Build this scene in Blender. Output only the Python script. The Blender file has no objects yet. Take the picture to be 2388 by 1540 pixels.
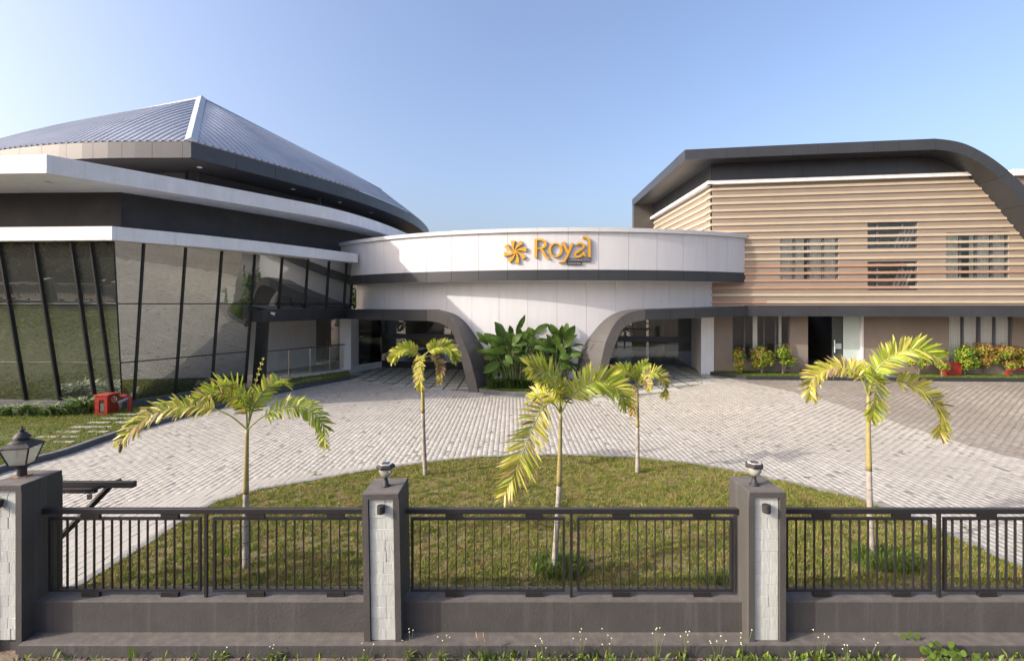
import bpy, math, random
import numpy as np
from mathutils import Vector, Matrix
random.seed(7); rng = np.random.default_rng(7)
sc = bpy.context.scene
COL = sc.collection
R = math.radians

# ------------------------------------------------------------------ camera, sky, sun, exposure
cam_d = bpy.data.cameras.new('camera'); cam = bpy.data.objects.new('camera', cam_d); COL.objects.link(cam)
cam.location = (0, 0, 3.9); cam.rotation_euler = (R(90), 0, 0)
cam_d.sensor_width = 36; cam_d.lens = 16.59; cam_d.shift_y = -62/2387.0
cam_d.clip_start = 0.05; cam_d.clip_end = 2000
sc.camera = cam
SUN_EL, SUN_FROM = 27.0, (-0.94, -0.34)           # horizontal direction the sun stands in
w = bpy.data.worlds.new('World'); sc.world = w; w.use_nodes = True
nt = w.node_tree; nt.nodes.clear()
sky = nt.nodes.new('ShaderNodeTexSky'); sky.sky_type = 'NISHITA'; sky.sun_disc = False
sky.sun_elevation = R(SUN_EL); sky.sun_rotation = math.atan2(SUN_FROM[0], SUN_FROM[1])
sky.air_density = 1.1; sky.dust_density = 5.8; sky.ozone_density = 2.6; sky.altitude = 0
bg = nt.nodes.new('ShaderNodeBackground'); bg.inputs[1].default_value = 0.15
wo = nt.nodes.new('ShaderNodeOutputWorld')
tint = nt.nodes.new('ShaderNodeMix'); tint.data_type = 'RGBA'; tint.blend_type = 'MULTIPLY'; tint.inputs[0].default_value = 1; tint.inputs[7].default_value = (1.03, 0.975, 1.02, 1)
nt.links.new(sky.outputs[0], tint.inputs[6]); nt.links.new(tint.outputs[2], bg.inputs[0]); nt.links.new(bg.outputs[0], wo.inputs[0])
sd = bpy.data.lights.new('sun', 'SUN'); sun = bpy.data.objects.new('sun', sd); COL.objects.link(sun)
sd.energy = 2.0; sd.angle = R(0.53); sd.color = (1.0, 0.945, 0.86)
_h = math.hypot(*SUN_FROM); _c = math.cos(R(SUN_EL))
to_sun = Vector((SUN_FROM[0]/_h*_c, SUN_FROM[1]/_h*_c, math.sin(R(SUN_EL))))
sun.rotation_euler = (-to_sun).to_track_quat('-Z', 'Y').to_euler(); sun.location = (-40, -20, 40)
vs = sc.view_settings
vs.view_transform = 'Standard'; vs.look = 'None'; vs.gamma = 1; vs.use_curve_mapping = False
vs.exposure = 1.10

# ------------------------------------------------------------------ materials
def nodes(name):
    m = bpy.data.materials.new(name); m.use_nodes = True
    t = m.node_tree; b = t.nodes['Principled BSDF']
    return m, t, b
def N(t, kind, **kw):
    n = t.nodes.new(kind)
    for k, v in kw.items():
        if k.startswith('i_'): n.inputs[k[2:].replace('_', ' ')].default_value = v
        else: setattr(n, k, v)
    return n
def c4(c): return (c[0], c[1], c[2], 1.0)
def mat(name, col, rough=0.6, metal=0.0, var=0.12, scale=3.0, bump=0.0, bscale=40.0, stretch=(1,1,1), spec=0.5, col2=None, dust=None, coat=0.0, streak=None, streak_amt=0.4):
    m, t, b = nodes(name); L = t.links.new
    geo = N(t, 'ShaderNodeNewGeometry')
    mp = N(t, 'ShaderNodeMapping'); mp.inputs['Scale'].default_value = stretch
    L(geo.outputs['Position'], mp.inputs['Vector'])
    n1 = N(t, 'ShaderNodeTexNoise'); n1.inputs['Scale'].default_value = scale; n1.inputs['Detail'].default_value = 8; n1.inputs['Roughness'].default_value = 0.65
    L(mp.outputs[0], n1.inputs['Vector'])
    r = N(t, 'ShaderNodeValToRGB')
    a = col2 if col2 else tuple(max(0, x*(1-var*1.6)) for x in col)
    r.color_ramp.elements[0].position = 0.3; r.color_ramp.elements[0].color = c4(a)
    r.color_ramp.elements[1].position = 0.7; r.color_ramp.elements[1].color = c4(tuple(min(1, x*(1+var)) for x in col) if not col2 else col)
    L(n1.outputs['Fac'], r.inputs['Fac'])
    out = r.outputs[0]
    if streak:                                         # rain marks running down the face
        m2 = N(t, 'ShaderNodeMapping'); m2.inputs['Scale'].default_value = (9, 9, 0.45); L(geo.outputs['Position'], m2.inputs['Vector'])
        n6 = N(t, 'ShaderNodeTexNoise'); n6.inputs['Scale'].default_value = 1.0; n6.inputs['Detail'].default_value = 7; n6.inputs['Roughness'].default_value = 0.6
        L(m2.outputs[0], n6.inputs['Vector'])
        mr6 = N(t, 'ShaderNodeMapRange'); mr6.inputs[1].default_value = 0.54; mr6.inputs[2].default_value = 0.78; mr6.inputs[4].default_value = streak_amt
        L(n6.outputs['Fac'], mr6.inputs[0])
        mx6 = N(t, 'ShaderNodeMix', data_type='RGBA'); L(mr6.outputs[0], mx6.inputs[0]); L(out, mx6.inputs[6]); mx6.inputs[7].default_value = c4(streak)
        out = mx6.outputs[2]
    if dust:                                           # pale dust that settles on flat tops
        sx = N(t, 'ShaderNodeSeparateXYZ'); L(geo.outputs['Normal'], sx.inputs[0])
        mr = N(t, 'ShaderNodeMapRange'); mr.inputs[1].default_value = 0.6; mr.inputs[2].default_value = 1.0; mr.inputs[4].default_value = 0.75
        L(sx.outputs[2], mr.inputs[0])
        n3 = N(t, 'ShaderNodeTexNoise'); n3.inputs['Scale'].default_value = 9; n3.inputs['Detail'].default_value = 6
        L(geo.outputs['Position'], n3.inputs['Vector'])
        mu = N(t, 'ShaderNodeMath', operation='MULTIPLY'); L(mr.outputs[0], mu.inputs[0]); L(n3.outputs['Fac'], mu.inputs[1])
        mx = N(t, 'ShaderNodeMix', data_type='RGBA'); L(mu.outputs[0], mx.inputs[0]); L(out, mx.inputs[6]); mx.inputs[7].default_value = c4(dust)
        out = mx.outputs[2]
    L(out, b.inputs['Base Color'])
    b.inputs['Roughness'].default_value = rough; b.inputs['Metallic'].default_value = metal
    b.inputs['Specular IOR Level'].default_value = spec
    if coat: b.inputs['Coat Weight'].default_value = coat; b.inputs['Coat Roughness'].default_value = 0.15
    if bump:
        n2 = N(t, 'ShaderNodeTexNoise'); n2.inputs['Scale'].default_value = bscale; n2.inputs['Detail'].default_value = 6
        L(mp.outputs[0], n2.inputs['Vector'])
        bp = N(t, 'ShaderNodeBump'); bp.inputs['Strength'].default_value = bump; bp.inputs['Distance'].default_value = 0.02
        L(n2.outputs['Fac'], bp.inputs['Height']); L(bp.outputs[0], b.inputs['Normal'])
    return m
def island_mat(name, stops, rough=0.55, patch=None, patch_scale=0.8, trans=0.0, spec=0.3, bump=0.0, patch_lo=0.45, patch_hi=0.62, fine=0.0, patch2=None, patch2_scale=5.0):
    """colour varies piece by piece (random per island); optional large patches of a second tone"""
    m, t, b = nodes(name); L = t.links.new
    geo = N(t, 'ShaderNodeNewGeometry')
    r = N(t, 'ShaderNodeValToRGB'); cr = r.color_ramp
    while len(cr.elements) < len(stops): cr.elements.new(0.5)
    for e, (p, c) in zip(cr.elements, stops): e.position = p; e.color = c4(c)
    L(geo.outputs['Random Per Island'], r.inputs['Fac'])
    out = r.outputs[0]
    if patch:
        n1 = N(t, 'ShaderNodeTexNoise'); n1.inputs['Scale'].default_value = patch_scale; n1.inputs['Detail'].default_value = 7; n1.inputs['Roughness'].default_value = 0.7
        L(geo.outputs['Position'], n1.inputs['Vector'])
        mr = N(t, 'ShaderNodeMapRange'); mr.inputs[1].default_value = patch_lo; mr.inputs[2].default_value = patch_hi; mr.inputs[4].default_value = 0.85
        L(n1.outputs['Fac'], mr.inputs[0])
        mx = N(t, 'ShaderNodeMix', data_type='RGBA'); L(mr.outputs[0], mx.inputs[0]); L(out, mx.inputs[6]); mx.inputs[7].default_value = c4(patch)
        out = mx.outputs[2]
    if patch2:
        n5 = N(t, 'ShaderNodeTexNoise'); n5.inputs['Scale'].default_value = patch2_scale; n5.inputs['Detail'].default_value = 4
        L(geo.outputs['Position'], n5.inputs['Vector'])
        mr5 = N(t, 'ShaderNodeMapRange'); mr5.inputs[1].default_value = 0.50; mr5.inputs[2].default_value = 0.64; mr5.inputs[4].default_value = 0.8
        L(n5.outputs['Fac'], mr5.inputs[0])
        mx5 = N(t, 'ShaderNodeMix', data_type='RGBA'); L(mr5.outputs[0], mx5.inputs[0]); L(out, mx5.inputs[6]); mx5.inputs[7].default_value = c4(patch2)
        out = mx5.outputs[2]
    if fine:
        n4 = N(t, 'ShaderNodeTexNoise'); n4.inputs['Scale'].default_value = 45; n4.inputs['Detail'].default_value = 8
        L(geo.outputs['Position'], n4.inputs['Vector'])
        mr2 = N(t, 'ShaderNodeMapRange'); mr2.inputs[1].default_value = 0.25; mr2.inputs[2].default_value = 0.75; mr2.inputs[3].default_value = 1-fine; mr2.inputs[4].default_value = 1+fine*0.6
        L(n4.outputs['Fac'], mr2.inputs[0])
        vm = N(t, 'ShaderNodeVectorMath', operation='SCALE'); L(out, vm.inputs[0]); L(mr2.outputs[0], vm.inputs['Scale'])
        out = vm.outputs[0]
    L(out, b.inputs['Base Color']); b.inputs['Roughness'].default_value = rough; b.inputs['Specular IOR Level'].default_value = spec
    if bump:
        n2 = N(t, 'ShaderNodeTexNoise'); n2.inputs['Scale'].default_value = 60; n2.inputs['Detail'].default_value = 5
        L(geo.outputs['Position'], n2.inputs['Vector'])
        bp = N(t, 'ShaderNodeBump'); bp.inputs['Strength'].default_value = bump; bp.inputs['Distance'].default_value = 0.01
        L(n2.outputs['Fac'], bp.inputs['Height']); L(bp.outputs[0], b.inputs['Normal'])
    if trans:
        tr = N(t, 'ShaderNodeBsdfTranslucent'); L(out, tr.inputs['Color'])
        ms = N(t, 'ShaderNodeMixShader'); ms.inputs[0].default_value = trans
        L(b.outputs[0], ms.inputs[1]); L(tr.outputs[0], ms.inputs[2]); L(ms.outputs[0], t.nodes['Material Output'].inputs[0])
    return m
def glass_mat(name, tint, refl, body, clear=0.0, rough=0.01, wave=0.0):
    """coated pane: mirror share, a see-through share and a tinted body"""
    m, t, b = nodes(name); L = t.links.new
    b.inputs['Base Color'].default_value = c4(body); b.inputs['Roughness'].default_value = 0.4
    g = N(t, 'ShaderNodeBsdfGlossy'); g.inputs['Color'].default_value = c4(tint); g.inputs['Roughness'].default_value = rough
    tr = N(t, 'ShaderNodeBsdfTransparent'); tr.inputs['Color'].default_value = (0.97, 0.98, 0.97, 1)
    if wave:
        geo = N(t, 'ShaderNodeNewGeometry')
        nz = N(t, 'ShaderNodeTexNoise'); nz.inputs['Scale'].default_value = 0.9; nz.inputs['Detail'].default_value = 2
        L(geo.outputs['Position'], nz.inputs['Vector'])
        bp = N(t, 'ShaderNodeBump'); bp.inputs['Strength'].default_value = wave; bp.inputs['Distance'].default_value = 0.05
        L(nz.outputs['Fac'], bp.inputs['Height']); L(bp.outputs[0], g.inputs['Normal'])
    m0 = N(t, 'ShaderNodeMixShader'); m0.inputs[0].default_value = clear
    L(b.outputs[0], m0.inputs[1]); L(tr.outputs[0], m0.inputs[2])
    fr = N(t, 'ShaderNodeFresnel'); fr.inputs[0].default_value = 1.42
    ad = N(t, 'ShaderNodeMath', operation='ADD'); ad.use_clamp = True; ad.inputs[1].default_value = refl; L(fr.outputs[0], ad.inputs[0])
    m1 = N(t, 'ShaderNodeMixShader'); L(ad.outputs[0], m1.inputs[0]); L(m0.outputs[0], m1.inputs[1]); L(g.outputs[0], m1.inputs[2])
    L(m1.outputs[0], t.nodes['Material Output'].inputs[0])
    return m

M = {}
M['clad'] = mat('grey_cladding', (0.056, 0.058, 0.062), 0.36, 0.35, 0.10, 0.7, spec=0.45)
M['clad_brown'] = mat('bronze_grey_cladding', (0.100, 0.094, 0.088), 0.40, 0.25, 0.10, 0.7, spec=0.45)
M['white_panel'] = mat('white_panel', (0.58, 0.58, 0.585), 0.42, 0, 0.03, 1.5, stretch=(3, 3, 0.35), col2=(0.535, 0.533, 0.53), spec=0.35, streak=(0.42, 0.41, 0.39), streak_amt=0.22)
M['white_paint'] = mat('white_paint', (0.78, 0.78, 0.77), 0.65, 0, 0.05, 2.2, bump=0.08, bscale=25, stretch=(1, 1, 0.5), col2=(0.68, 0.67, 0.65), streak=(0.45, 0.44, 0.42), streak_amt=0.35)
M['dark_wall'] = mat('dark_wall_paint', (0.038, 0.038, 0.039), 0.75, 0, 0.15, 1.2, bump=0.05)
M['black'] = mat('black_metal', (0.018, 0.018, 0.019), 0.5, 0.1, 0.1)
M['soffit'] = mat('dark_soffit', (0.03, 0.03, 0.032), 0.5, 0, 0.1)
M['roof'] = mat('roof_sheet', (0.40, 0.42, 0.45), 0.42, 0.55, 0.12, 0.5, spec=0.5)
M['ridge'] = mat('ridge_cap', (0.50, 0.50, 0.51), 0.42, 0.3, 0.08, 2)
M['brown_wall'] = mat('brown_render', (0.238, 0.194, 0.152), 0.75, 0, 0.06, 1.3, bump=0.05, stretch=(1, 1, 0.6))
M['slat'] = mat('timber_slat', (0.46, 0.378, 0.268), 0.55, 0, 0.10, 6, stretch=(0.25, 1, 4), bump=0.04)
M['slat_red'] = mat('red_timber_slat', (0.37, 0.225, 0.15), 0.55, 0, 0.10, 6, stretch=(0.25, 1, 4), bump=0.04)
M['hall_glass'] = glass_mat('hall_glass', (0.80, 0.83, 0.80), 0.36, (0.022, 0.028, 0.025), 0.0, 0.012, 0.07)
M['lobby_glass'] = glass_mat('lobby_glass', (0.85, 0.88, 0.85), 0.05, (0.02, 0.022, 0.02), 0.80, 0.01)
M['clear_glass'] = glass_mat('clear_glass', (0.9, 0.95, 0.92), 0.03, (0.45, 0.55, 0.5), 0.88, 0.02)
M['frosted'] = mat('frosted_glass', (0.52, 0.60, 0.55), 0.3, 0, 0.05, 2)
M['window_glass'] = glass_mat('window_glass', (0.9, 0.93, 0.95), 0.03, (0.02, 0.025, 0.03), 0.985, 0.01)
M['curtain'] = mat('cream_curtain', (0.90, 0.87, 0.79), 0.85, 0, 0.12, 8, stretch=(4, 4, 0.1))
M['frame'] = mat('grey_window_frame', (0.10, 0.108, 0.125), 0.45, 0.2, 0.08)
M['steel'] = mat('steel', (0.35, 0.33, 0.30), 0.35, 0.8, 0.08)
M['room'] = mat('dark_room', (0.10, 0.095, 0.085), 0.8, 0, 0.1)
M['room_white'] = mat('room_white', (0.55, 0.55, 0.50), 0.8, 0, 0.06)
M['granite'] = mat('black_granite', (0.035, 0.037, 0.042), 0.28, 0, 0.25, 30)
M['kerb'] = mat('kerb_grey', (0.085, 0.088, 0.095), 0.8, 0, 0.2, 6, bump=0.2, dust=(0.24, 0.23, 0.22))
M['kerb_pale'] = mat('pale_edging', (0.27, 0.265, 0.255), 0.85, 0, 0.18, 5, bump=0.25)
M['slab'] = mat('stone_slab', (0.42, 0.40, 0.37), 0.8, 0, 0.15, 5, bump=0.25)
M['tile'] = island_mat('forecourt_tile', [(0, (0.44, 0.435, 0.40)), (1, (0.53, 0.52, 0.485))], 0.7, bump=0.15, fine=0.12)
M['paver'] = island_mat('pale_paver', [(0, (0.375, 0.352, 0.30)), (0.5, (0.435, 0.408, 0.355)), (1, (0.48, 0.452, 0.395))], 0.8, patch=(0.37, 0.345, 0.29), patch2=(0.395, 0.37, 0.315), patch2_scale=2.2, patch_scale=0.35, bump=0.35, fine=0.16)
M['paver_beige'] = island_mat('beige_paver', [(0, (0.225, 0.202, 0.165)), (0.5, (0.27, 0.243, 0.20)), (1, (0.315, 0.285, 0.238))], 0.8, patch=(0.22, 0.19, 0.155), patch_scale=0.35, bump=0.35, fine=0.16)
M['sand'] = mat('joint_sand', (0.255, 0.238, 0.20), 0.95, 0, 0.2, 4)
M['soil'] = mat('dry_soil', (0.20, 0.15, 0.105), 0.95, 0, 0.3, 9, bump=0.9, bscale=22)
M['turf'] = mat('turf_soil', (0.19, 0.165, 0.06), 0.95, 0, 0.3, 14, bump=0.6, bscale=40, col2=(0.17, 0.12, 0.06))
M['grass'] = island_mat('lawn_grass', [(0, (0.085, 0.135, 0.018)), (0.35, (0.19, 0.245, 0.032)), (0.65, (0.30, 0.32, 0.055)), (0.85, (0.40, 0.34, 0.12)), (1, (0.44, 0.35, 0.16))], 0.6, patch=(0.36, 0.245, 0.115), patch_scale=2.6, trans=0.25, patch_lo=0.45, patch_hi=0.68, patch2=(0.105, 0.155, 0.024), patch2_scale=7)
M['grass_fresh'] = island_mat('fresh_grass', [(0, (0.05, 0.10, 0.014)), (0.6, (0.11, 0.17, 0.025)), (1, (0.19, 0.21, 0.05))], 0.6, trans=0.25)
M['left_grass'] = island_mat('left_lawn_grass', [(0, (0.09, 0.15, 0.018)), (0.5, (0.19, 0.24, 0.03)), (1, (0.30, 0.31, 0.055))], 0.6, trans=0.25, patch=(0.30, 0.26, 0.08), patch_scale=0.9, patch2=(0.11, 0.17, 0.02))
M['lawn_base'] = mat('lawn_base', (0.115, 0.12, 0.034), 0.95, 0, 0.3, 2.5, bump=0.8, bscale=30, col2=(0.06, 0.075, 0.02))
M['weed_leaf'] = island_mat('weed_leaf', [(0, (0.07, 0.13, 0.015)), (0.6, (0.16, 0.25, 0.03)), (1, (0.30, 0.36, 0.06))], 0.5, trans=0.3)
M['grass_dark'] = island_mat('dark_grass', [(0, (0.025, 0.06, 0.010)), (1, (0.07, 0.12, 0.02))], 0.6, trans=0.2)
M['palm_green'] = island_mat('palm_leaf_green', [(0, (0.21, 0.30, 0.025)), (0.5, (0.35, 0.44, 0.04)), (1, (0.50, 0.52, 0.07))], 0.42, trans=0.38, spec=0.5)
M['palm_yellow'] = island_mat('palm_leaf_yellow', [(0, (0.34, 0.34, 0.045)), (0.5, (0.48, 0.45, 0.07)), (1, (0.58, 0.50, 0.13))], 0.42, trans=0.36, spec=0.5)
M['palm_dry'] = island_mat('palm_leaf_dry', [(0, (0.17, 0.10, 0.07)), (0.6, (0.30, 0.20, 0.13)), (1, (0.42, 0.30, 0.16))], 0.7, trans=0.2)
M['trunk'] = mat('palm_trunk', (0.40, 0.365, 0.32), 0.85, 0, 0.3, 7, bump=0.3, bscale=30, stretch=(1, 1, 1.5), col2=(0.22, 0.185, 0.14))
M['shaft'] = mat('palm_crownshaft', (0.38, 0.30, 0.13), 0.5, 0, 0.2, 6, col2=(0.22, 0.20, 0.06))
M['petiole'] = mat('palm_petiole', (0.25, 0.26, 0.06), 0.5, 0, 0.15, 6)
M['node'] = mat('palm_trunk_ring', (0.16, 0.12, 0.09), 0.85, 0, 0.15)
M['big_leaf'] = island_mat('broad_leaf', [(0, (0.028, 0.060, 0.009)), (0.6, (0.056, 0.105, 0.014)), (1, (0.12, 0.17, 0.028))], 0.5, trans=0.22, spec=0.25)
M['stem'] = mat('green_stem', (0.11, 0.13, 0.045), 0.6, 0, 0.2)
M['shrub_green'] = island_mat('shrub_leaf_green', [(0, (0.07, 0.15, 0.012)), (0.55, (0.19, 0.31, 0.02)), (1, (0.38, 0.42, 0.045))], 0.45, trans=0.3)
M['shrub_red'] = island_mat('shrub_leaf_red', [(0, (0.16, 0.22, 0.025)), (0.4, (0.46, 0.33, 0.08)), (0.75, (0.60, 0.24, 0.10)), (1, (0.55, 0.15, 0.11))], 0.45, trans=0.3)
M['bark'] = mat('bark', (0.19, 0.15, 0.11), 0.9, 0, 0.25, 14)
M['bed_leaf'] = island_mat('bed_plant_leaf', [(0, (0.05, 0.11, 0.02)), (0.5, (0.12, 0.19, 0.045)), (0.75, (0.28, 0.33, 0.14)), (1, (0.50, 0.52, 0.36))], 0.45, trans=0.2)
M['wood_leaf'] = island_mat('woodland_leaf', [(0, (0.02, 0.045, 0.01)), (0.6, (0.055, 0.085, 0.02)), (1, (0.11, 0.12, 0.03))], 0.6, trans=0.15)
M['red'] = mat('red_paint', (0.31, 0.024, 0.014), 0.4, 0, 0.15, 4, coat=0.2)
M['grey_wall'] = mat('grey_masonry_paint', (0.066, 0.062, 0.056), 0.8, 0, 0.12, 2.0, bump=0.25, bscale=35, dust=(0.22, 0.19, 0.165), streak=(0.13, 0.122, 0.112), streak_amt=0.55)
M['pale_stone'] = mat('pale_stone', (0.50, 0.52, 0.475), 0.85, 0, 0.10, 5, bump=0.35, bscale=28, stretch=(2.5, 1, 0.5))
M['fence'] = mat('fence_metal', (0.024, 0.023, 0.023), 0.42, 0.15, 0.12, 5, dust=(0.085, 0.078, 0.074))
M['lamp_black'] = mat('lamp_black', (0.035, 0.033, 0.032), 0.6, 0.2, 0.2, 20, bump=0.15, bscale=80)
M['lamp_glass'] = glass_mat('dusty_lamp_glass', (0.9, 0.93, 0.88), 0.05, (0.55, 0.56, 0.46), 0.40, 0.15)
M['lamp_bulb'] = mat('lamp_bulb', (0.75, 0.75, 0.70), 0.3, 0, 0.02)
M['solar'] = mat('solar_cell', (0.05, 0.055, 0.07), 0.12, 0.2, 0.05)
M['solar_rim'] = mat('solar_rim', (0.45, 0.43, 0.38), 0.4, 0, 0.05)
M['rust'] = mat('rusty_plate', (0.28, 0.15, 0.08), 0.85, 0.1, 0.3, 15)
M['gold'] = mat('gold_letter', (0.62, 0.31, 0.016), 0.38, 0, 0.04, 3)
M['letter_side'] = mat('letter_side', (0.10, 0.05, 0.02), 0.5, 0, 0.05)
M['plate_black'] = mat('black_plate', (0.02, 0.02, 0.022), 0.4, 0, 0.05)
M['plate_text'] = mat('pale_letter', (0.45, 0.44, 0.46), 0.4, 0, 0.03)
M['plastic_white'] = mat('white_plastic', (0.75, 0.75, 0.75), 0.35, 0, 0.03)
M['lens'] = mat('camera_lens', (0.02, 0.02, 0.025), 0.1, 0, 0.05)
M['flower'] = mat('pale_flower', (0.70, 0.68, 0.45), 0.7, 0, 0.1)
M['straw'] = mat('dry_straw', (0.45, 0.28, 0.16), 0.8, 0, 0.15)
M['asphalt'] = mat('asphalt', (0.055, 0.054, 0.052), 0.9, 0, 0.15, 6)
M['downlight'] = mat('downlight_ring', (0.65, 0.62, 0.50), 0.4, 0, 0.03)

# ------------------------------------------------------------------ helpers
ORG = {}
def thing(name, loc, label, cat, group=None):
    o = bpy.data.objects.new(name, None); COL.objects.link(o); o.location = loc
    o.empty_display_size = 0.2
    o['label'] = label; o['category'] = cat
    if group: o['group'] = group
    ORG[o.name] = Vector(loc); return o
def org(p): return ORG.get(p.name, Vector((0, 0, 0))) if p else Vector((0, 0, 0))
def part(name, geo, m, parent=None, label=None, smooth=False, kind=None, fm=None):
    """link one mesh object from world-space (verts, faces)"""
    v, f = geo
    o0 = org(parent)
    me = bpy.data.meshes.new(name)
    me.from_pydata([(p[0]-o0.x, p[1]-o0.y, p[2]-o0.z) for p in v], [], f)
    mm = m if isinstance(m, (list, tuple)) else [m]
    for x in mm: me.materials.append(M[x] if isinstance(x, str) else x)
    if fm is not None: me.polygons.foreach_set('material_index', fm)
    if smooth: me.polygons.foreach_set('use_smooth', [True]*len(me.polygons))
    me.update()
    o = bpy.data.objects.new(name, me); COL.objects.link(o)
    if parent: o.parent = parent; ORG[o.name] = o0
    if label: o['label'] = label
    if kind: o['kind'] = kind
    return o
def np_part(name, V, F, m, parent=None, kind=None, fm=None, smooth=False):
    """fast mesh from numpy arrays; F is (n, k)"""
    me = bpy.data.meshes.new(name); n, k = F.shape
    V = np.asarray(V, dtype=np.float32)
    if parent is not None:
        V = V - np.array(org(parent), dtype=np.float32)
    me.vertices.add(len(V)); me.vertices.foreach_set('co', V.ravel())
    me.loops.add(n*k); me.loops.foreach_set('vertex_index', F.ravel().astype(np.int32))
    me.polygons.add(n); me.polygons.foreach_set('loop_start', (np.arange(n)*k).astype(np.int32))
    mm = m if isinstance(m, (list, tuple)) else [m]
    for x in mm: me.materials.append(M[x])
    if fm is not None: me.polygons.foreach_set('material_index', np.asarray(fm, dtype=np.int32))
    if smooth: me.polygons.foreach_set('use_smooth', np.ones(n, dtype=bool))
    me.update(calc_edges=True)
    o = bpy.data.objects.new(name, me); COL.objects.link(o)
    if parent: o.parent = parent; ORG[o.name] = org(parent)
    if kind: o['kind'] = kind
    return o
def tag(o, label=None, cat=None, group=None, kind=None):
    if label: o['label'] = label
    if cat: o['category'] = cat
    if group: o['group'] = group
    if kind: o['kind'] = kind
    return o
def join(*gs):
    v, f = [], []
    for a, b in gs:
        n = len(v); v += list(a); f += [tuple(i+n for i in q) for q in b]
    return v, f
BF = [(0, 1, 2, 3), (7, 6, 5, 4), (0, 4, 5, 1), (1, 5, 6, 2), (2, 6, 7, 3), (3, 7, 4, 0)]
def box(x0, x1, y0, y1, z0, z1):
    return ([(x0, y0, z0), (x0, y1, z0), (x1, y1, z0), (x1, y0, z0), (x0, y0, z1), (x0, y1, z1), (x1, y1, z1), (x1, y0, z1)], list(BF))
def bbox(x0, x1, y0, y1, z0, z1, b=0.012):
    """box with chamfered vertical and top edges"""
    s = [(x0+b, y0), (x1-b, y0), (x1, y0+b), (x1, y1-b), (x1-b, y1), (x0+b, y1), (x0, y1-b), (x0, y0+b)]
    s2 = [(x0+b, y0+b), (x1-b, y0+b), (x1-b, y0+b), (x1-b, y1-b), (x1-b, y1-b), (x0+b, y1-b), (x0+b, y1-b), (x0+b, y0+b)]
    v = [(p[0], p[1], z0) for p in s] + [(p[0], p[1], z1-b) for p in s] + [(p[0], p[1], z1) for p in s2]
    f = [tuple(range(7, -1, -1))]
    for i in range(8):
        j = (i+1) % 8
        f.append((i, j, 8+j, 8+i)); f.append((8+i, 8+j, 16+j, 16+i))
    f.append((16, 17, 19, 21)); return v, f
def prism(poly, z0, z1):
    n = len(poly); v = [(p[0], p[1], z0) for p in poly]+[(p[0], p[1], z1) for p in poly]
    f = [tuple(range(n-1, -1, -1)), tuple(range(n, 2*n))]+[(i, (i+1) % n, n+(i+1) % n, n+i) for i in range(n)]
    return v, f
def tubes(secs, cap=True):
    """loft through closed cross-sections with the same number of points"""
    k = len(secs[0]); v = [p for s in secs for p in s]; f = []
    for i in range(len(secs)-1):
        for j in range(k):
            a, b = i*k+j, i*k+(j+1) % k
            f.append((a, b, b+k, a+k))
    if cap:
        f.append(tuple(range(k-1, -1, -1))); f.append(tuple(range((len(secs)-1)*k, len(secs)*k)))
    return v, f
def rod(pts, rad, sides=8):
    pts = [Vector(p) for p in pts]; secs = []
    rr = rad if isinstance(rad, (list, tuple)) else [rad]*len(pts)
    up = None
    for i, p in enumerate(pts):
        t = (pts[min(i+1, len(pts)-1)]-pts[max(i-1, 0)]).normalized()
        if up is None:
            up = Vector((0, 0, 1)) if abs(t.z) < 0.9 else Vector((0, 1, 0))
        s = t.cross(up).normalized(); u = s.cross(t).normalized(); up = u
        secs.append([tuple(p+(s*math.cos(2*math.pi*j/sides)+u*math.sin(2*math.pi*j/sides))*rr[i]) for j in range(sides)])
    return tubes(secs)
def lathe(cx, cy, prof, sides=16, rot=0.0):
    v = []; f = []
    for r_, z in prof:
        for j in range(sides):
            a = 2*math.pi*j/sides+rot; v.append((cx+r_*math.cos(a), cy+r_*math.sin(a), z))
    for i in range(len(prof)-1):
        for j in range(sides):
            a, b = i*sides+j, i*sides+(j+1) % sides
            f.append((a, b, b+sides, a+sides))
    f.append(tuple(range(sides-1, -1, -1))); f.append(tuple(range((len(prof)-1)*sides, len(prof)*sides)))
    return v, f
def offs(poly, d):
    """offset an open polyline to its outer (camera) side, mitred"""
    out = []; n = len(poly)
    for i in range(n):
        ns = []
        for a, b in ((i-1, i), (i, i+1)):
            if a >= 0 and b < n:
                dx, dy = poly[b][0]-poly[a][0], poly[b][1]-poly[a][1]; l = math.hypot(dx, dy) or 1
                ns.append((dy/l, -dx/l))
        nx = sum(q[0] for q in ns)/len(ns); ny = sum(q[1] for q in ns)/len(ns); l2 = nx*nx+ny*ny
        out.append((poly[i][0]+nx/l2*d, poly[i][1]+ny/l2*d))
    return out
def sweep(poly, prof):
    """prof: closed list of (outward offset, z)"""
    rows = [offs(poly, o) for o, z in prof]
    return tubes([[(rows[k][i][0], rows[k][i][1], prof[k][1]) for k in range(len(prof))] for i in range(len(poly))])
def plen(poly):
    d = [0.0]
    for a, b in zip(poly, poly[1:]): d.append(d[-1]+math.dist(a, b))
    return d
def sub(poly, s0, s1):
    d = plen(poly)
    def at(s):
        s = min(max(s, 0), d[-1])
        for i in range(len(d)-1):
            if s <= d[i+1]:
                t = (s-d[i])/max(1e-9, d[i+1]-d[i])
                return tuple(a+(b-a)*t for a, b in zip(poly[i], poly[i+1]))
        return poly[-1]
    return [at(s0)]+[poly[i] for i in range(len(d)) if s0+1e-4 < d[i] < s1-1e-4]+[at(s1)]
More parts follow.
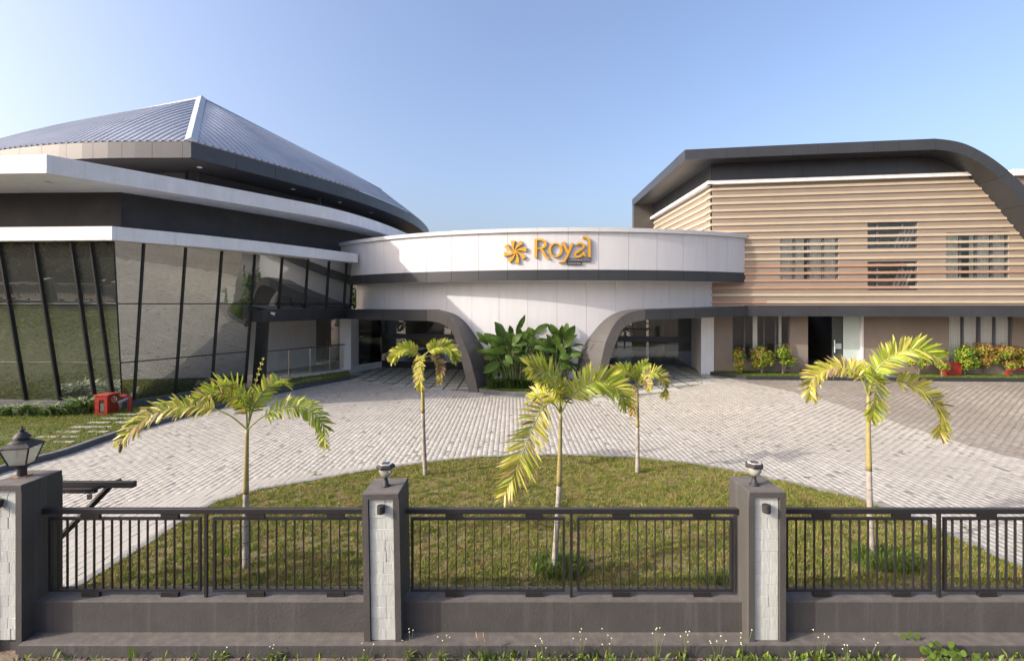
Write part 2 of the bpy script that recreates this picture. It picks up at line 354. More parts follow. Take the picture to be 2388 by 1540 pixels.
def smooth(pts, n=6):
    P = [Vector(p) for p in pts]; out = []
    for i in range(len(P)-1):
        p0 = P[i-1] if i else P[0]*2-P[1]; p3 = P[i+2] if i+2 < len(P) else P[-1]*2-P[-2]
        for k in range(n):
            t = k/n
            out.append(tuple(0.5*((2*P[i])+(P[i+1]-p0)*t+(2*p0-5*P[i]+4*P[i+1]-p3)*t*t+(3*P[i]-p0-3*P[i+1]+p3)*t**3)))
    out.append(tuple(P[-1])); return out
def pip(x, y, poly):
    x = np.asarray(x); y = np.asarray(y); ins = np.zeros(x.shape, bool); n = len(poly)
    for i in range(n):
        x0, y0 = poly[i][:2]; x1, y1 = poly[(i+1) % n][:2]
        c = ((y0 > y) != (y1 > y)) & (x < (x1-x0)*(y-y0)/((y1-y0) if y1 != y0 else 1e-9)+x0)
        ins ^= c
    return ins
def ss(a, b, x):
    t = np.clip((np.asarray(x, dtype=float)-a)/(b-a), 0, 1); return t*t*(3-2*t)
def gz(x, y):                                   # the yard rises gently towards the right-hand block
    return 0.42*ss(3.0, 9.5, x)*ss(12.0, 20.5, y)

# ------------------------------------------------------------------ ground
def sheet(name, poly, z, m, kind='structure', parent=None):
    return part(name, ([(p[0], p[1], z) for p in poly], [tuple(range(len(poly)))]), m, parent, kind=kind)
sheet('ground', [(-700, -700), (900, -700), (900, 900), (-700, 900)], -0.40, 'soil')
g = part('verge', ([(-40, 2.2, -0.34), (40, 2.2, -0.34), (40, 6.2, -0.1), (-40, 6.2, -0.1)], [(0, 1, 2, 3)]), 'soil', kind='structure')
sheet('road', [(-120, -6.5), (120, -6.5), (120, 2.2), (-120, 2.2)], -0.33, 'asphalt')
# bank behind the road (seen in the mirror glass)
part('bank', ([(-120, -8, -0.38), (120, -8, -0.38), (120, -26, 6), (-120, -26, 6), (120, -60, 9), (-120, -60, 9)], [(0, 1, 2, 3), (3, 2, 4, 5)]), 'soil', kind='structure')

LAWN = [(-6.15, 5.9), (-6.06, 6.58), (-6.0, 7.63), (-6.02, 8.72), (-5.90, 9.29), (-5.36, 9.93), (-4.46, 10.46), (-3.46, 11.05), (-2.06, 11.69), (-0.9, 12.03), (0.3, 12.2), (1.3, 12.2), (2.4, 12.12), (3.35, 11.95), (4.3, 11.6), (5.1, 11.12), (6.14, 10.3), (7.0, 9.45), (7.35, 8.6), (7.5, 7.7), (7.62, 7.0), (7.7, 5.9)]
KL = smooth([(-12.2, 5.8), (-11.78, 10.86), (-11.5, 12.12), (-11.55, 13.32), (-11.5, 14.79), (-10.95, 17.37), (-10.31, 19.77), (-9.6, 21.9), (-8.4, 24.4)], 4)
TILE = [(-8.3, 24.35), (-6.4, 23.19), (-4.27, 22.0), (-1.98, 21.03), (-1.2, 20.6)]
TILER = [(3.4, 19.0), (4.2, 19.0), (4.99, 19.2), (6.54, 19.7), (8.4, 20.69), (10.1, 22.1)]
PLANT = [(-1.62, 20.85), (-1.1, 20.45), (-0.5, 20.12), (0.1, 19.9), (0.84, 19.78), (1.6, 19.76), (2.4, 19.85), (3.1, 20.05), (3.75, 20.4)]
KR = [(9.72, 23.3), (10.16, 22.5), (10.75, 21.66), (12.2, 21.58), (16.85, 21.36), (22.8, 21.03), (30, 20.6)]
DRIVE = [(-12.3, 5.9)] + [p for p in KL] + TILE + [(-1.2, 19.9), (0.84, 19.4), (2.6, 19.3)] + TILER + [(10.3, 22.2), (10.8, 21.7)] + KR[3:] + [(30, 5.9)]
def grid_sheet(name, x0, x1, y0, y1, nx, ny, m, dz):
    xs = np.linspace(x0, x1, nx); ys = np.linspace(y0, y1, ny); X, Y = np.meshgrid(xs, ys)
    V = np.stack([X.ravel(), Y.ravel(), (gz(X, Y)+dz).ravel()], 1); i = np.arange(nx*ny).reshape(ny, nx)
    F = np.stack([i[:-1, :-1].ravel(), i[:-1, 1:].ravel(), i[1:, 1:].ravel(), i[1:, :-1].ravel()], 1)
    return np_part(name, V, F, m, kind='structure')
drive = grid_sheet('driveway', -40, 45, 5.9, 42, 120, 60, 'sand', -0.0045)
# pavers: running bond, long joints along y
PWX, PWY = 0.140, 0.215
ix = np.arange(int(-12.6/PWX), int(27/PWX)); iy = np.arange(int(5.6/PWY), int(25.5/PWY))
IX, IY = np.meshgrid(ix, iy); cx_ = IX*PWX; cy_ = IY*PWY+(IX % 2)*PWY*0.5+((IX*7919) % 13)*0.002
ok = pip(cx_, cy_, DRIVE) & ~pip(cx_, cy_, LAWN)
px_, py_ = cx_[ok], cy_[ok]
bnd_y = [12.0, 13.43, 15.6, 18.06, 21.51]; bnd_x = [12.75, 12.5, 12.15, 11.55, 10.2]
beige = px_ > np.interp(py_, bnd_y, bnd_x)
def paver_geo(cx, cy, rs):
    n = len(cx); hx, hy = PWX/2-0.0022, PWY/2-0.003; b = 0.0022
    top = gz(cx, cy)+rs.normal(0, 0.0022, n)
    tx, ty = rs.normal(0, 0.010, n), rs.normal(0, 0.012, n)
    jx, jy = rs.normal(0, 0.0015, n), rs.normal(0, 0.002, n)
    V = np.zeros((n, 12, 3)); q = [(-1, -1), (1, -1), (1, 1), (-1, 1)]
    for k, (a, c) in enumerate(q):
        for lay, (sx, sy, dz) in enumerate(((hx, hy, -0.04), (hx, hy, -b), (hx-b, hy-b, 0))):
            V[:, lay*4+k, 0] = cx+jx+a*sx; V[:, lay*4+k, 1] = cy+jy+c*sy; V[:, lay*4+k, 2] = top+dz+(a*sx*tx+c*sy*ty)
    f = [(8, 9, 10, 11)]
    for l in (0, 4):
        for k in range(4):
            f.append((l+k, l+(k+1) % 4, l+4+(k+1) % 4, l+4+k))
    F = (np.array(f)[None]+(np.arange(n)*12)[:, None, None]).reshape(-1, 4)
    return V.reshape(-1, 3), F
# the nearest pavers in view are picked out one by one
dist = px_**2+py_**2
vis = (np.abs(px_)/py_ < 1.08) & (px_ < 0)
order = np.argsort(np.where(vis, dist, 1e9))[:300]
single = np.zeros(len(px_), bool); single[order] = True
V1, F1 = paver_geo(np.array([0.0]), np.array([0.0]), np.random.default_rng(1)); 
pm = bpy.data.meshes.new('paver'); pm.from_pydata([tuple(v) for v in V1], [], [tuple(int(i) for i in f) for f in F1]); pm.materials.append(M['paver'])
for k in np.where(single)[0]:
    o = bpy.data.objects.new('paver', pm); COL.objects.link(o); o.parent = drive
    o.location = (px_[k]+rng.normal(0, .0015), py_[k]+rng.normal(0, .002), gz(px_[k], py_[k])+rng.normal(0, .002)); o.rotation_euler = (rng.normal(0, .008), rng.normal(0, .008), rng.normal(0, .006))
for nm, sel, mt in (('paver_field', ~beige & ~single, 'paver'), ('beige_paver_field', beige & ~single, 'paver_beige')):
    V, F = paver_geo(px_[sel], py_[sel], rng); np_part(nm, V, F, mt, drive, kind='stuff')
# edging of the island lawn and kerbs
tag(part('lawn_edging', sweep(LAWN, [(0.0, -0.05), (0.13, -0.05), (0.13, 0.028), (0.12, 0.036), (0.0, 0.036)]) if False else sweep(LAWN[::-1], [(0.0, -0.05), (-0.13, -0.05), (-0.13, 0.034), (-0.01, 0.04), (0.0, 0.036)]), 'kerb_pale'), kind='structure')
def kerb(name, poly, h, wd, m='kerb', base=None):
    poly3 = poly; rows = []
    inn = offs(poly, -wd)
    secs = []
    for (x, y), (a, b) in zip(poly3, inn):
        z = float(gz(x, y)) if base is None else base
        secs.append([(x, y, z-0.1), (x, y, z+h-0.02), (x+(a-x)*.15, y+(b-y)*.15, z+h), (a, b, z+h), (a, b, z-0.1)])
    return tag(part(name, tubes(secs), m), kind='structure')
kerb('left_kerb', offs(KL, 0.0), 0.15, 0.16)
kerb('right_kerb', KR, 0.15, 0.16, 'granite')
kerb('planter_kerb', PLANT, 0.17, 0.16)
# island lawn, left lawn, planter, right bed: turf and blades
def vnoise(x, y, cell, seed):
    rs = np.random.default_rng(seed); G = rs.uniform(0, 1, (128, 128)); u = np.asarray(x)/cell+500; v = np.asarray(y)/cell+500
    i, j = np.floor(u).astype(int), np.floor(v).astype(int); fu, fv = u-i, v-j; fu, fv = fu*fu*(3-2*fu), fv*fv*(3-2*fv); i %= 127; j %= 127
    return (G[i, j]*(1-fu)+G[i+1, j]*fu)*(1-fv)+(G[i, j+1]*(1-fu)+G[i+1, j+1]*fu)*fv
def turf(name, poly, zf, n, hmin, hmax, m, wid=0.007, soil='turf', hole=None, lean=0.5, clump=0.0):
    xs = [p[0] for p in poly]; ys = [p[1] for p in poly]
    base = part(name, ([(p[0], p[1], float(zf(p[0], p[1]))) for p in poly], [tuple(range(len(poly)))]), soil, kind='structure')
    k = int(n*1.0); x = rng.uniform(max(min(xs), -34), max(xs), k*4); y = rng.uniform(min(ys), max(ys), k*4)
    ins = pip(x, y, poly)
    if hole: ins &= ~hole(x, y)
    nz = 0.75*vnoise(x, y, .09, 3)+.25*vnoise(x, y, .55, 4)
    ins &= rng.uniform(0, 1, len(x)) < np.clip((nz-.15)*3.2, .22, 1)
    nz = nz[ins][:k]
    x, y = x[ins][:k], y[ins][:k]; n = len(x)
    h = rng.uniform(hmin, hmax, n)
    h *= .45+1.1*nz
    a = rng.uniform(0, 2*np.pi, n); l = rng.uniform(0, lean, n)*h*1.6; a2 = rng.uniform(0, 2*np.pi, n)
    z = zf(x, y); wv = wid*rng.uniform(0.6, 1.5, n)
    V = np.zeros((n, 3, 3))
    V[:, 0] = np.stack([x-np.cos(a)*wv, y-np.sin(a)*wv, z-0.004], 1); V[:, 1] = np.stack([x+np.cos(a)*wv, y+np.sin(a)*wv, z-0.004], 1)
    V[:, 2] = np.stack([x+np.cos(a2)*l, y+np.sin(a2)*l, z+h], 1)
    np_part('grass', V.reshape(-1, 3), np.arange(n*3).reshape(-1, 3), m, base, kind='stuff')
    return base
LAWN_IN = offs(LAWN[::-1], -0.1)[::-1]
lawn = turf('lawn', LAWN_IN, lambda x, y: 0.02+0*np.asarray(x), 340000, 0.015, 0.055, 'grass', 0.006, clump=0.25)

# ------------------------------------------------------------------ boundary wall, pillars, railings
FY = 5.71
bw = thing('boundary_wall', (0.7, 5.6, -0.1), 'low dark grey boundary wall with a stepped plinth along the front lawn', 'wall')
part('plinth', bbox(-5.66, 8.2, 5.40, 5.63, -0.35, 0.0, 0.01), 'grey_wall', bw)
part('wall', bbox(-5.70, 8.2, 5.61, 5.92, -0.35, 0.368, 0.012), 'grey_wall', bw)
def pillar(cx, ztop, label, lean=0.0, wd=0.43):
    t = thing('gate_pillar', (cx, 5.7, -0.1), label, 'pillar', 'grey pillars of the boundary fence')
    x0, x1 = cx-wd/2, cx+wd/2; y0, y1 = 5.45, 5.95; fr = 0.07
    v, f = join(box(x0, x1, y0+0.06, y1, -0.3, ztop-0.07), box(x0, x0+fr, y0, y0+0.06, -0.3, ztop-0.07), box(x1-fr, x1, y0, y0+0.06, -0.3, ztop-0.07), bbox(x0, x1, y0, y1, ztop-0.07, ztop, 0.008))
    part('shaft', (v, f), 'grey_wall', t)
    z = 0.0; k = 0
    while z < ztop-0.08:
        h = min(0.129, ztop-0.075-z); a, b = x0+fr+0.003, x1-fr-0.003
        cuts = [a] + sorted(a+(b-a)*random.uniform(.55, .7) for _ in range(random.choice([0, 1, 1]))) + [b]
        for c0, c1 in zip(cuts, cuts[1:]):
            if c1-c0 < 0.03: continue
            d = random.uniform(0.026, 0.032)
            part('stone_block', bbox(c0+.0015, c1-.0015, y0+0.06-d, y0+0.058, z+.0015, z+h-.0015, 0.003), 'pale_stone', t)
        z += 0.129
    if lean:
        t.rotation_euler = (0, R(lean), 0)
    return t
pillar(-5.88, 1.81, 'grey gate pillar under the lantern at the left edge')
pillar(-1.49, 1.71, 'grey pillar with pale stone inset left of the central fence bay', -1.0)
pillar(2.95, 1.73, 'grey pillar with pale stone inset right of the central fence bay')
pillar(7.34, 1.73, 'grey pillar closing the right-hand fence bay')
PX = [-34.2, -29.8, -25.4, -21.0]
def spot(cx, z, label):
    t = thing('wall_light', (cx, 5.47, z), label, 'wall light', 'cylinder lights on the pillars')
    part('body', lathe(cx, 5.435, [(0.043, z-.045), (0.045, z-.03), (0.045, z+.04), (0.043, z+.045)], 16), 'lamp_black', t, smooth=False)
    part('bracket', box(cx-.02, cx+.02, 5.46, 5.53, z-.02, z+.02), 'lamp_black', t)
spot(-1.51, 1.535, 'black cylinder light on the pillar left of the central bay')
spot(2.93, 1.545, 'black cylinder light on the pillar right of the central bay')
spot(-5.93, 1.60, 'black cylinder light on the left edge pillar')

def railing(cx, x0, x1, label):
    t = thing('railing', (cx, FY, 0.37), label, 'railing', 'black metal railings between the pillars')
    part('top_rail', bbox(x0, x1, FY-.03, FY+.03, 1.372, 1.432, .004), 'fence', t)
    part('post', box(cx-.016, cx+.016, FY-.03, FY+.002, 0.369, 1.372), 'fence', t)
    for a, b in ((x0+0.06, cx-0.075), (cx+0.075, x1-0.06)):
        fr = part('frame', join(box(a, b, FY-.012, FY+.022, 1.29, 1.32), box(a, b, FY-.012, FY+.022, .428, .458), box(a, a+.028, FY-.012, FY+.022, .458, 1.29), box(b-.028, b, FY-.012, FY+.022, .458, 1.29)), 'fence', t)
        n = int(round((b-a)/0.1065)); bm = None
        for i in range(1, n):
            x = a+(b-a)*i/n
            if bm is None:
                bo = part('bar', box(-.0045, .0045, FY-.008, FY+.020, .458, 1.29), 'fence', t); bm = bo.data
                bm.transform(Matrix.Translation((org(t).x, 0, 0)))
            else:
                bo = bpy.data.objects.new('bar', bm); COL.objects.link(bo); bo.parent = t
            bo.location = (x-org(t).x, 0, 0)
        for u in (0.28, 0.80):
            x = a+(b-a)*u
            part('spacer', box(x-.105, x+.105, FY-.022, FY+.02, 1.32, 1.372), 'fence', t)
            part('spacer', box(x-.105, x+.105, FY-.022, FY+.02, .369, .428), 'fence', t)
    return t
railing(-3.69, -5.66, -1.70, 'black railing bay between the lantern pillar and the next pillar')
railing(0.715, -1.28, 2.735, 'black railing bay in the middle in front of the bushy palm base')
railing(5.15, 3.165, 7.13, 'black railing bay at the right edge')
# the fence goes on beyond the gateway, out of frame but mirrored in the hall glass
for k, x in enumerate(PX):
    pillar(x, 1.73, 'grey pillar beyond the gateway, seen only mirrored in the hall glass')['group'] = 'mirrored pillars beyond the gateway'
    if k < 3: railing(x+2.2, x+.215, x+4.185, 'railing bay beyond the gateway, seen only mirrored in the hall glass')['group'] = 'mirrored railings beyond the gateway'
part('wall', bbox(-34.2, -21.0, 5.61, 5.92, -0.35, 0.368, 0.012), 'grey_wall', bw)

def solar(cx, cy, z, label, rot):
    t = thing('solar_lamp', (cx, cy, z), label, 'lamp', 'solar lamps on the pillars')
    part('base', lathe(cx, cy, [(.058, z), (.056, z+.012), (.034, z+.018), (.030, z+.06), (.024, z+.066), (.022, z+.10), (.036, z+.115)], 16), 'lamp_black', t, smooth=True)
    part('shade', lathe(cx, cy, [(.034, z+.112), (.055, z+.13), (.075, z+.165), (.083, z+.205), (.084, z+.215)], 18), 'lamp_glass', t, smooth=True)
    part('bulb', lathe(cx, cy, [(.006, z+.118), (.02, z+.135), (.012, z+.17), (.003, z+.185)], 10), 'lamp_bulb', t)
    part('cap', lathe(cx, cy, [(.090, z+.212), (.112, z+.222), (.110, z+.245), (.088, z+.268)], 6, rot), 'lamp_black', t)
    part('rim', lathe(cx, cy, [(.086, z+.2685), (.082, z+.274)], 6, rot), 'solar_rim', t)
    part('solar_panel', lathe(cx, cy, [(.060, z+.2745), (.058, z+.278)], 4, rot+0.5), 'solar', t)
solar(-1.52, 5.68, 1.71, 'hexagonal solar lamp on the pillar left of the central bay', 0.25)
solar(2.905, 5.66, 1.73, 'hexagonal solar lamp on the pillar right of the central bay', 0.05)
# lantern
lx, ly, lz = -5.94, 5.72, 1.81
t = thing('lantern', (lx, ly, lz), 'black four-sided lantern with dusty glass on the left pillar', 'lantern')
q = R(62)
part('base_plate', lathe(lx, ly, [(.10, lz), (.10, lz+.008)], 4, q), 'rust', t)
part('stem', lathe(lx, ly, [(.052, lz+.008), (.046, lz+.02), (.046, lz+.10), (.056, lz+.11), (.075, lz+.135), (.095, lz+.15)], 16), 'lamp_black', t)
part('cup', lathe(lx, ly, [(.11, lz+.142), (.125, lz+.158)], 4, q), 'lamp_black', t)
b0, b1, z0, z1 = .118, .198, lz+.158, lz+.365
def ring4(r_, z): return [(lx+r_*math.cos(q+k*math.pi/2), ly+r_*math.sin(q+k*math.pi/2), z) for k in range(4)]
A4, B4 = ring4(b0, z0), ring4(b1, z1)
for k in range(4):
    p, p2, q2, q3 = A4[k], A4[(k+1) % 4], B4[(k+1) % 4], B4[k]
    part('pane', ([p, p2, q2, q3], [(0, 1, 2, 3)]), 'lamp_glass', t)
    part('corner_bar', rod([A4[k], B4[k]], .009, 6), 'lamp_black', t)
part('bulb', lathe(lx, ly, [(.02, lz+.16), (.035, lz+.2), (.03, lz+.24), (.005, lz+.26)], 10), 'lamp_bulb', t)
def rr(prof):                           # square foot changing to a round top
    secs = []
    for r_, z, sq in prof:
        s = []
        for j in range(24):
            a = 2*math.pi*j/24+q; d = (a-q) % (math.pi/2)-math.pi/4
            rs = r_*math.cos(math.pi/4)/math.cos(d)*1.0; s.append((lx+(rs*sq+r_*.78*(1-sq))*math.cos(a), ly+(rs*sq+r_*.78*(1-sq))*math.sin(a), z))
        secs.append(s)
    return tubes(secs)
part('hood', rr([(.208, z1, 1), (.212, z1+.012, 1), (.175, z1+.04, .7), (.145, z1+.055, .3), (.14, z1+.066, 0), (.118, z1+.078, 0), (.075, z1+.092, 0), (.07, z1+.105, 0), (.108, z1+.108, 0), (.10, z1+.125, 0), (.07, z1+.155, 0), (.04, z1+.175, 0), (.02, z1+.185, 0)]), 'lamp_black', t)
part('finial', lathe(lx, ly, [(.015, z1+.183), (.034, z1+.195), (.03, z1+.208), (.010, z1+.214), (.008, z1+.245), (.002, z1+.25)], 12), 'lamp_black', t)
# gate stop bracket behind the left pillar
t = thing('gate_bracket', (-5.75, 6.35, -0.05), 'black steel gate support arm sticking out behind the lantern pillar', 'bracket')
part('upright', box(-6.30, -6.20, 6.28, 6.38, -.1, 1.50), 'fence', t)
part('arm', box(-6.19, -5.08, 6.32, 6.39, 1.435, 1.512), 'fence', t)
part('brace', rod([(-5.42, 6.355, 1.44), (-6.22, 6.355, 0.62)], .042, 4), 'fence', t)
part('guide_bar', box(-6.19, -5.52, 6.24, 6.29, 1.395, 1.45), 'fence', t)
part('guide_plate', rod([(-5.58, 6.16, 1.44), (-5.40, 6.52, 1.47)], .022, 4), 'fence', t)
part('roller', lathe(-5.57, 6.22, [(.028, 1.33), (.028, 1.395)], 10), 'steel', t)

# ------------------------------------------------------------------ hall with the pitched metal roof (left)
hall = thing('convention_hall', (-16, 24, 0), 'tall hall with leaning mirror glass and a ribbed grey roof', 'building')
cornice = [(-34, 16.9), (-16.9, 15.72), (-13.16, 15.52), (-11.51, 17.47), (-10.14, 19.54), (-9.18, 21.35), (-8.22, 23.45), (-7.84, 24.03)]
part('cornice', sweep(cornice, [(0, 6.0), (0, 6.45), (-.3, 6.45), (-.3, 6.0)]), 'white_paint', hall)
part('cornice_deck', prism(offs(cornice, -.25)+[(-10.2, 25.5), (-12.5, 22.5), (-15.2, 19.2), (-34, 20)], 6.015, 6.43), 'white_paint', hall)
darkw = [(-34, 18.6), (-18, 17.5), (-14.42, 17.4), (-12.9, 19.57), (-11.1, 22.6), (-9.29, 26.5), (-8.3, 29.5), (-7.8, 33)]
part('upper_wall', sweep(darkw, [(0, 6.3), (0, 8.1), (-0.3, 8.1), (-0.3, 6.3)]), 'dark_wall', hall)
canopyL = [(-36, 15.9), (-16.15, 14.88), (-14.6, 14.8)]
canopyR = smooth([(-14.6, 14.8), (-12.26, 17.9), (-10.45, 20.5), (-8.75, 23.3), (-7.65, 27), (-6.95, 32), (-6.9, 37)], 4)
canopy = canopyL[:-1]+canopyR
part('canopy', sweep(canopy, [(0, 8.0), (0, 8.58), (-.3, 8.58), (-.3, 8.0)]), 'white_paint', hall)
part('canopy_soffit', prism(offs(canopy, -.25)+[(-9.5, 37), (-10.5, 30), (-13.5, 23.5), (-16.5, 20.5), (-36, 21)], 8.01, 8.56), 'white_paint', hall)
eaveL = smooth([(-44, 35), (-36, 27.4), (-28.5, 22.9), (-22.7, 20.85), (-18.1, 19.86), (-13.4, 19.7)], 4)
eaveR = smooth([(-13.4, 19.7), (-11.45, 23.3), (-9.57, 27.3), (-8.4, 31.2), (-7.65, 35.3), (-7.5, 40), (-7.9, 45), (-9.3, 50)], 4)
part('soffit', prism(offs(eaveL[:-1]+eaveR, -.1)+[(-13, 50), (-12, 40), (-14, 30), (-17, 25), (-26, 26), (-38, 38)], 9.98, 10.03), 'soffit', hall)
part('clerestory_wall', sweep(eaveL[:-1]+eaveR, [(-2.2, 8.5), (-2.2, 10.0), (-2.5, 10.0), (-2.5, 8.5)]), 'dark_wall', hall)
for e, off in ((eaveL, 0.33), (eaveR, 0.0)):
    Ltot = plen(e)[-1]; stp = 1.28; k = 0
    if e is eaveL: cuts = [Ltot-0.36] ; 
    cuts = [Ltot]+[Ltot-0.36-i*stp for i in range(int((Ltot-0.36)/stp)+1)] if e is eaveL else [i*stp*1.5 for i in range(int(Ltot/stp/1.5)+1)]+[Ltot]
    cuts = sorted(cuts)
    for a, b in zip(cuts, cuts[1:]):
        if b-a < 0.1: continue
        g0 = 0.006 if a > 0.01 else 0; g1 = 0.006 if b < Ltot-0.01 else 0
        part('fascia_panel', sweep(sub(e, a+g0, b-g1), [(0, 10.0), (0, 10.67), (-.12, 10.67), (-.12, 10.0)]), 'clad', hall)
part('fascia_backing', sweep(eaveL[:-1]+eaveR, [(-.02, 10.05), (-.02, 10.62), (-.11, 10.62), (-.11, 10.05)]), 'soffit', hall)
# ribbed roof: two facets meeting on a hip
ZE, ZR = 10.69, 15.7
def facet(name, eave, upper, ax, origin, pitch=0.32):
    """ax: unit vector along the eave; ribs run square to it"""
    ax = np.array(ax); nx = np.array([-ax[1], ax[0]])
    if np.dot(nx, np.array([-20, 34])-np.array(origin)) < 0: nx = -nx
    E = np.array([p[:2] for p in eave])-origin; U = np.array([p[:2] for p in upper])-origin; uz = np.array([p[2] for p in upper])
    es, ew = E@ax, E@nx; o = np.argsort(es); es, ew = es[o], ew[o]
    us, uw = U@ax, U@nx; o = np.argsort(us); us, uw, uz = us[o], uw[o], uz[o]
    smax = min(es.max(), us.max()); prof = [(0, 0), (.50, 0), (.62, 1), (.88, 1)]
    S, H = [], []
    k = 0
    while k*pitch < smax:
        for a, h in prof:
            S.append((k+a)*pitch); H.append(h*0.055)
        k += 1
    S = np.array(S); H = np.array(H); S_ok = S <= smax; S, H = S[S_ok], H[S_ok]
    we, wr, zr = np.interp(S, es, ew), np.interp(S, us, uw), np.interp(S, us, uz)
    T = np.linspace(0, 1, 11); n = len(S); V = np.zeros((len(T), n, 3))
    for i, tt in enumerate(T):
        wv = we+(wr-we)*tt; b = tt+0.22*tt*(1-tt)
        P = np.array(origin)[None]+S[:, None]*ax[None]+wv[:, None]*nx[None]
        V[i, :, :2] = P; V[i, :, 2] = ZE+(zr-ZE)*b+H
    idx = np.arange(len(T)*n).reshape(len(T), n)
    F = np.stack([idx[:-1, :-1].ravel(), idx[:-1, 1:].ravel(), idx[1:, 1:].ravel(), idx[1:, :-1].ravel()], 1)
    return np_part(name, V.reshape(-1, 3), F, 'roof', hall)
apex = (-17.9, 27.2, ZR); cor = (-13.4, 19.7, ZE)
def hipz(u): return ZE+(ZR-ZE)*u
hip = [tuple(cor[i]+(apex[i]-cor[i])*u for i in range(2))+(hipz(u),) for u in (0, .25, .5, .75, 1)]
facet('roof_sheet', eaveL, hip+[(-26, 30, ZR), (-37.4, 34.5, ZR), (-46, 38, ZR)], (-1.0, 0.0), (-13.4, 19.7))
facet('roof_sheet', eaveR, hip+[(-16.2, 35.6, ZR), (-14.8, 42, ZR), (-13.6, 49, ZR)], (0.45, 0.893), (-13.4, 19.7))
part('roof_top', ([(-17.9, 27.2, ZR), (-26, 30, ZR), (-37.4, 34.5, ZR), (-46, 38, ZR), (-30, 52, ZR), (-13.6, 49, ZR), (-14.8, 42, ZR), (-16.2, 35.6, ZR)], [tuple(range(8))]), 'roof', hall)
hv = Vector(apex)-Vector(cor); hd = hv.normalized(); hs = Vector((hd.y, -hd.x, 0)).normalized()
P0, P1 = Vector(cor)+Vector((0, 0, .10)), Vector(apex)+Vector((0, 0, .16))
secs = []
for u in (0, .5, 1):
    p = P0.lerp(P1, u); secs.append([tuple(p-hs*.23+Vector((0, 0, -.10))), tuple(p+Vector((0, 0, .06))), tuple(p+hs*.23+Vector((0, 0, -.10))), tuple(p+Vector((0, 0, -.12)))])
part('ridge_cap', tubes(secs), 'ridge', hall)
for pts in ([apex, (-26, 30, ZR), (-37.4, 34.5, ZR)], [apex, (-16.2, 35.6, ZR), (-14.8, 42, ZR), (-13.6, 49, ZR)]):
    part('ridge_flashing', rod([(p[0], p[1], p[2]+.02) for p in pts], .10, 6), 'roof', hall)
for (x, y, z) in [(-13.9, 21.0, 9.97), (-11.6, 25.0, 9.97), (-10.3, 28.2, 9.97), (-9.4, 31.5, 9.97), (-15.6, 15.9, 7.99), (-12.9, 18.3, 7.99), (-11.2, 20.9, 7.99), (-9.7, 23.3, 7.99)]:
    part('downlight', lathe(x, y, [(.09, z-.02), (.11, z-.015), (.11, z)], 14), 'downlight', hall)
part('soffit_post', box(-11.15, -10.95, 26.9, 27.1, 8.5, 10.0), 'soffit', hall)
# leaning glass walls
TOPZ, BOTZ, TZ = 6.01, 0.436, (1.83, 3.9)
def ly_(x, y0): return y0+max(0.0, -13.4-x)*.06
mullL = [((x, ly_(x, 16.75), BOTZ), (x, ly_(x, 15.85), TOPZ)) for x in (-22.6, -21.35, -20.1, -18.8, -17.5, -16.2, -14.87, -14.19)]
cornM = ((-13.82, 16.75, BOTZ), (-13.36, 15.85, TOPZ))
def on_line(p0, p1, r_):                       # where a mullion at bearing r_ = x/y meets a straight facade line
    dx, dy = p1[0]-p0[0], p1[1]-p0[1]; t_ = (p0[0]-r_*p0[1])/(r_*dy-dx); return (p0[0]+dx*t_, p0[1]+dy*t_)
topL, botL = ((-13.36, 15.85), (-8.39, 24.7)), ((-13.82, 16.75), (-8.85, 25.6))
mullR = []
for rt_, rb_ in ((-.7805, -.8014), (-.6914, -.7136), (-.6150, -.6368), (-.5450, -.5650), (-.4868, -.505), (-.4323, -.449), (-.3877, -.403), (-.3505, -.365), (-.3370, -.350)):
    a_ = on_line(*topL, rt_); b_ = on_line(*botL, rb_); mullR.append(((b_[0], b_[1], BOTZ), (a_[0], a_[1], TOPZ)))
ALLM = mullL+[cornM]+mullR
def onm(m_, z):
    (a, b) = m_; u = (z-a[2])/(b[2]-a[2]); return Vector(a).lerp(Vector(b), u)
for i, m_ in enumerate(ALLM):
    zlo = BOTZ if i <= 12 else 3.66
    p, q_ = onm(m_, zlo), onm(m_, TOPZ)
    nrm = Vector((0, -1, 0)) if i < 8 else (Vector((.4, -.9, 0)).normalized() if i == 8 else Vector((.89, -.45, 0)))
    s = Vector((-nrm.y, nrm.x, 0)); d = nrm*0.07; wv = s*0.028
    if i == 8: wv *= 0.5
    secs = [[tuple(c-wv+nrm*.004), tuple(c-wv+d), tuple(c+wv+d), tuple(c+wv+nrm*.004)] for c in (p, q_)]
    part('mullion', tubes(secs), 'black', hall)
for i in range(len(ALLM)-1):
    zl = [BOTZ, TZ[0], TZ[1], TOPZ] if i < 12 else [3.66, TZ[1], TOPZ]
    for za, zb in zip(zl, zl[1:]):
        a, b, c, d = onm(ALLM[i], za), onm(ALLM[i+1], za), onm(ALLM[i+1], zb), onm(ALLM[i], zb)
        part('glass_pane', ([tuple(a), tuple(b), tuple(c), tuple(d)], [(0, 1, 2, 3)]), 'hall_glass', hall)
    for z in zl[1:-1]:
        a, b = onm(ALLM[i], z), onm(ALLM[i+1], z); nn = Vector(((b-a).y, -(b-a).x, 0)).normalized()*.02
        part('transom', rod([tuple(a+nn), tuple(b+nn)], .016, 4), 'black', hall)
plinth = [(m_[0][0], m_[0][1]) for m_ in ALLM[:13]]
part('plinth', sweep(offs(plinth, 0.06), [(0, -.1), (0, .425), (-.4, .425), (-.4, -.1)]), 'kerb', hall)
part('inner_wall', ([(onm(m_, z)+Vector((0, 0.5, 0)) if False else onm(m_, z)+Vector((-.25, .35, 0)))[:] for m_ in ALLM for z in (3.5, TOPZ)], [(2*i, 2*i+2, 2*i+3, 2*i+1) for i in range(len(ALLM)-1)]), 'room', hall)
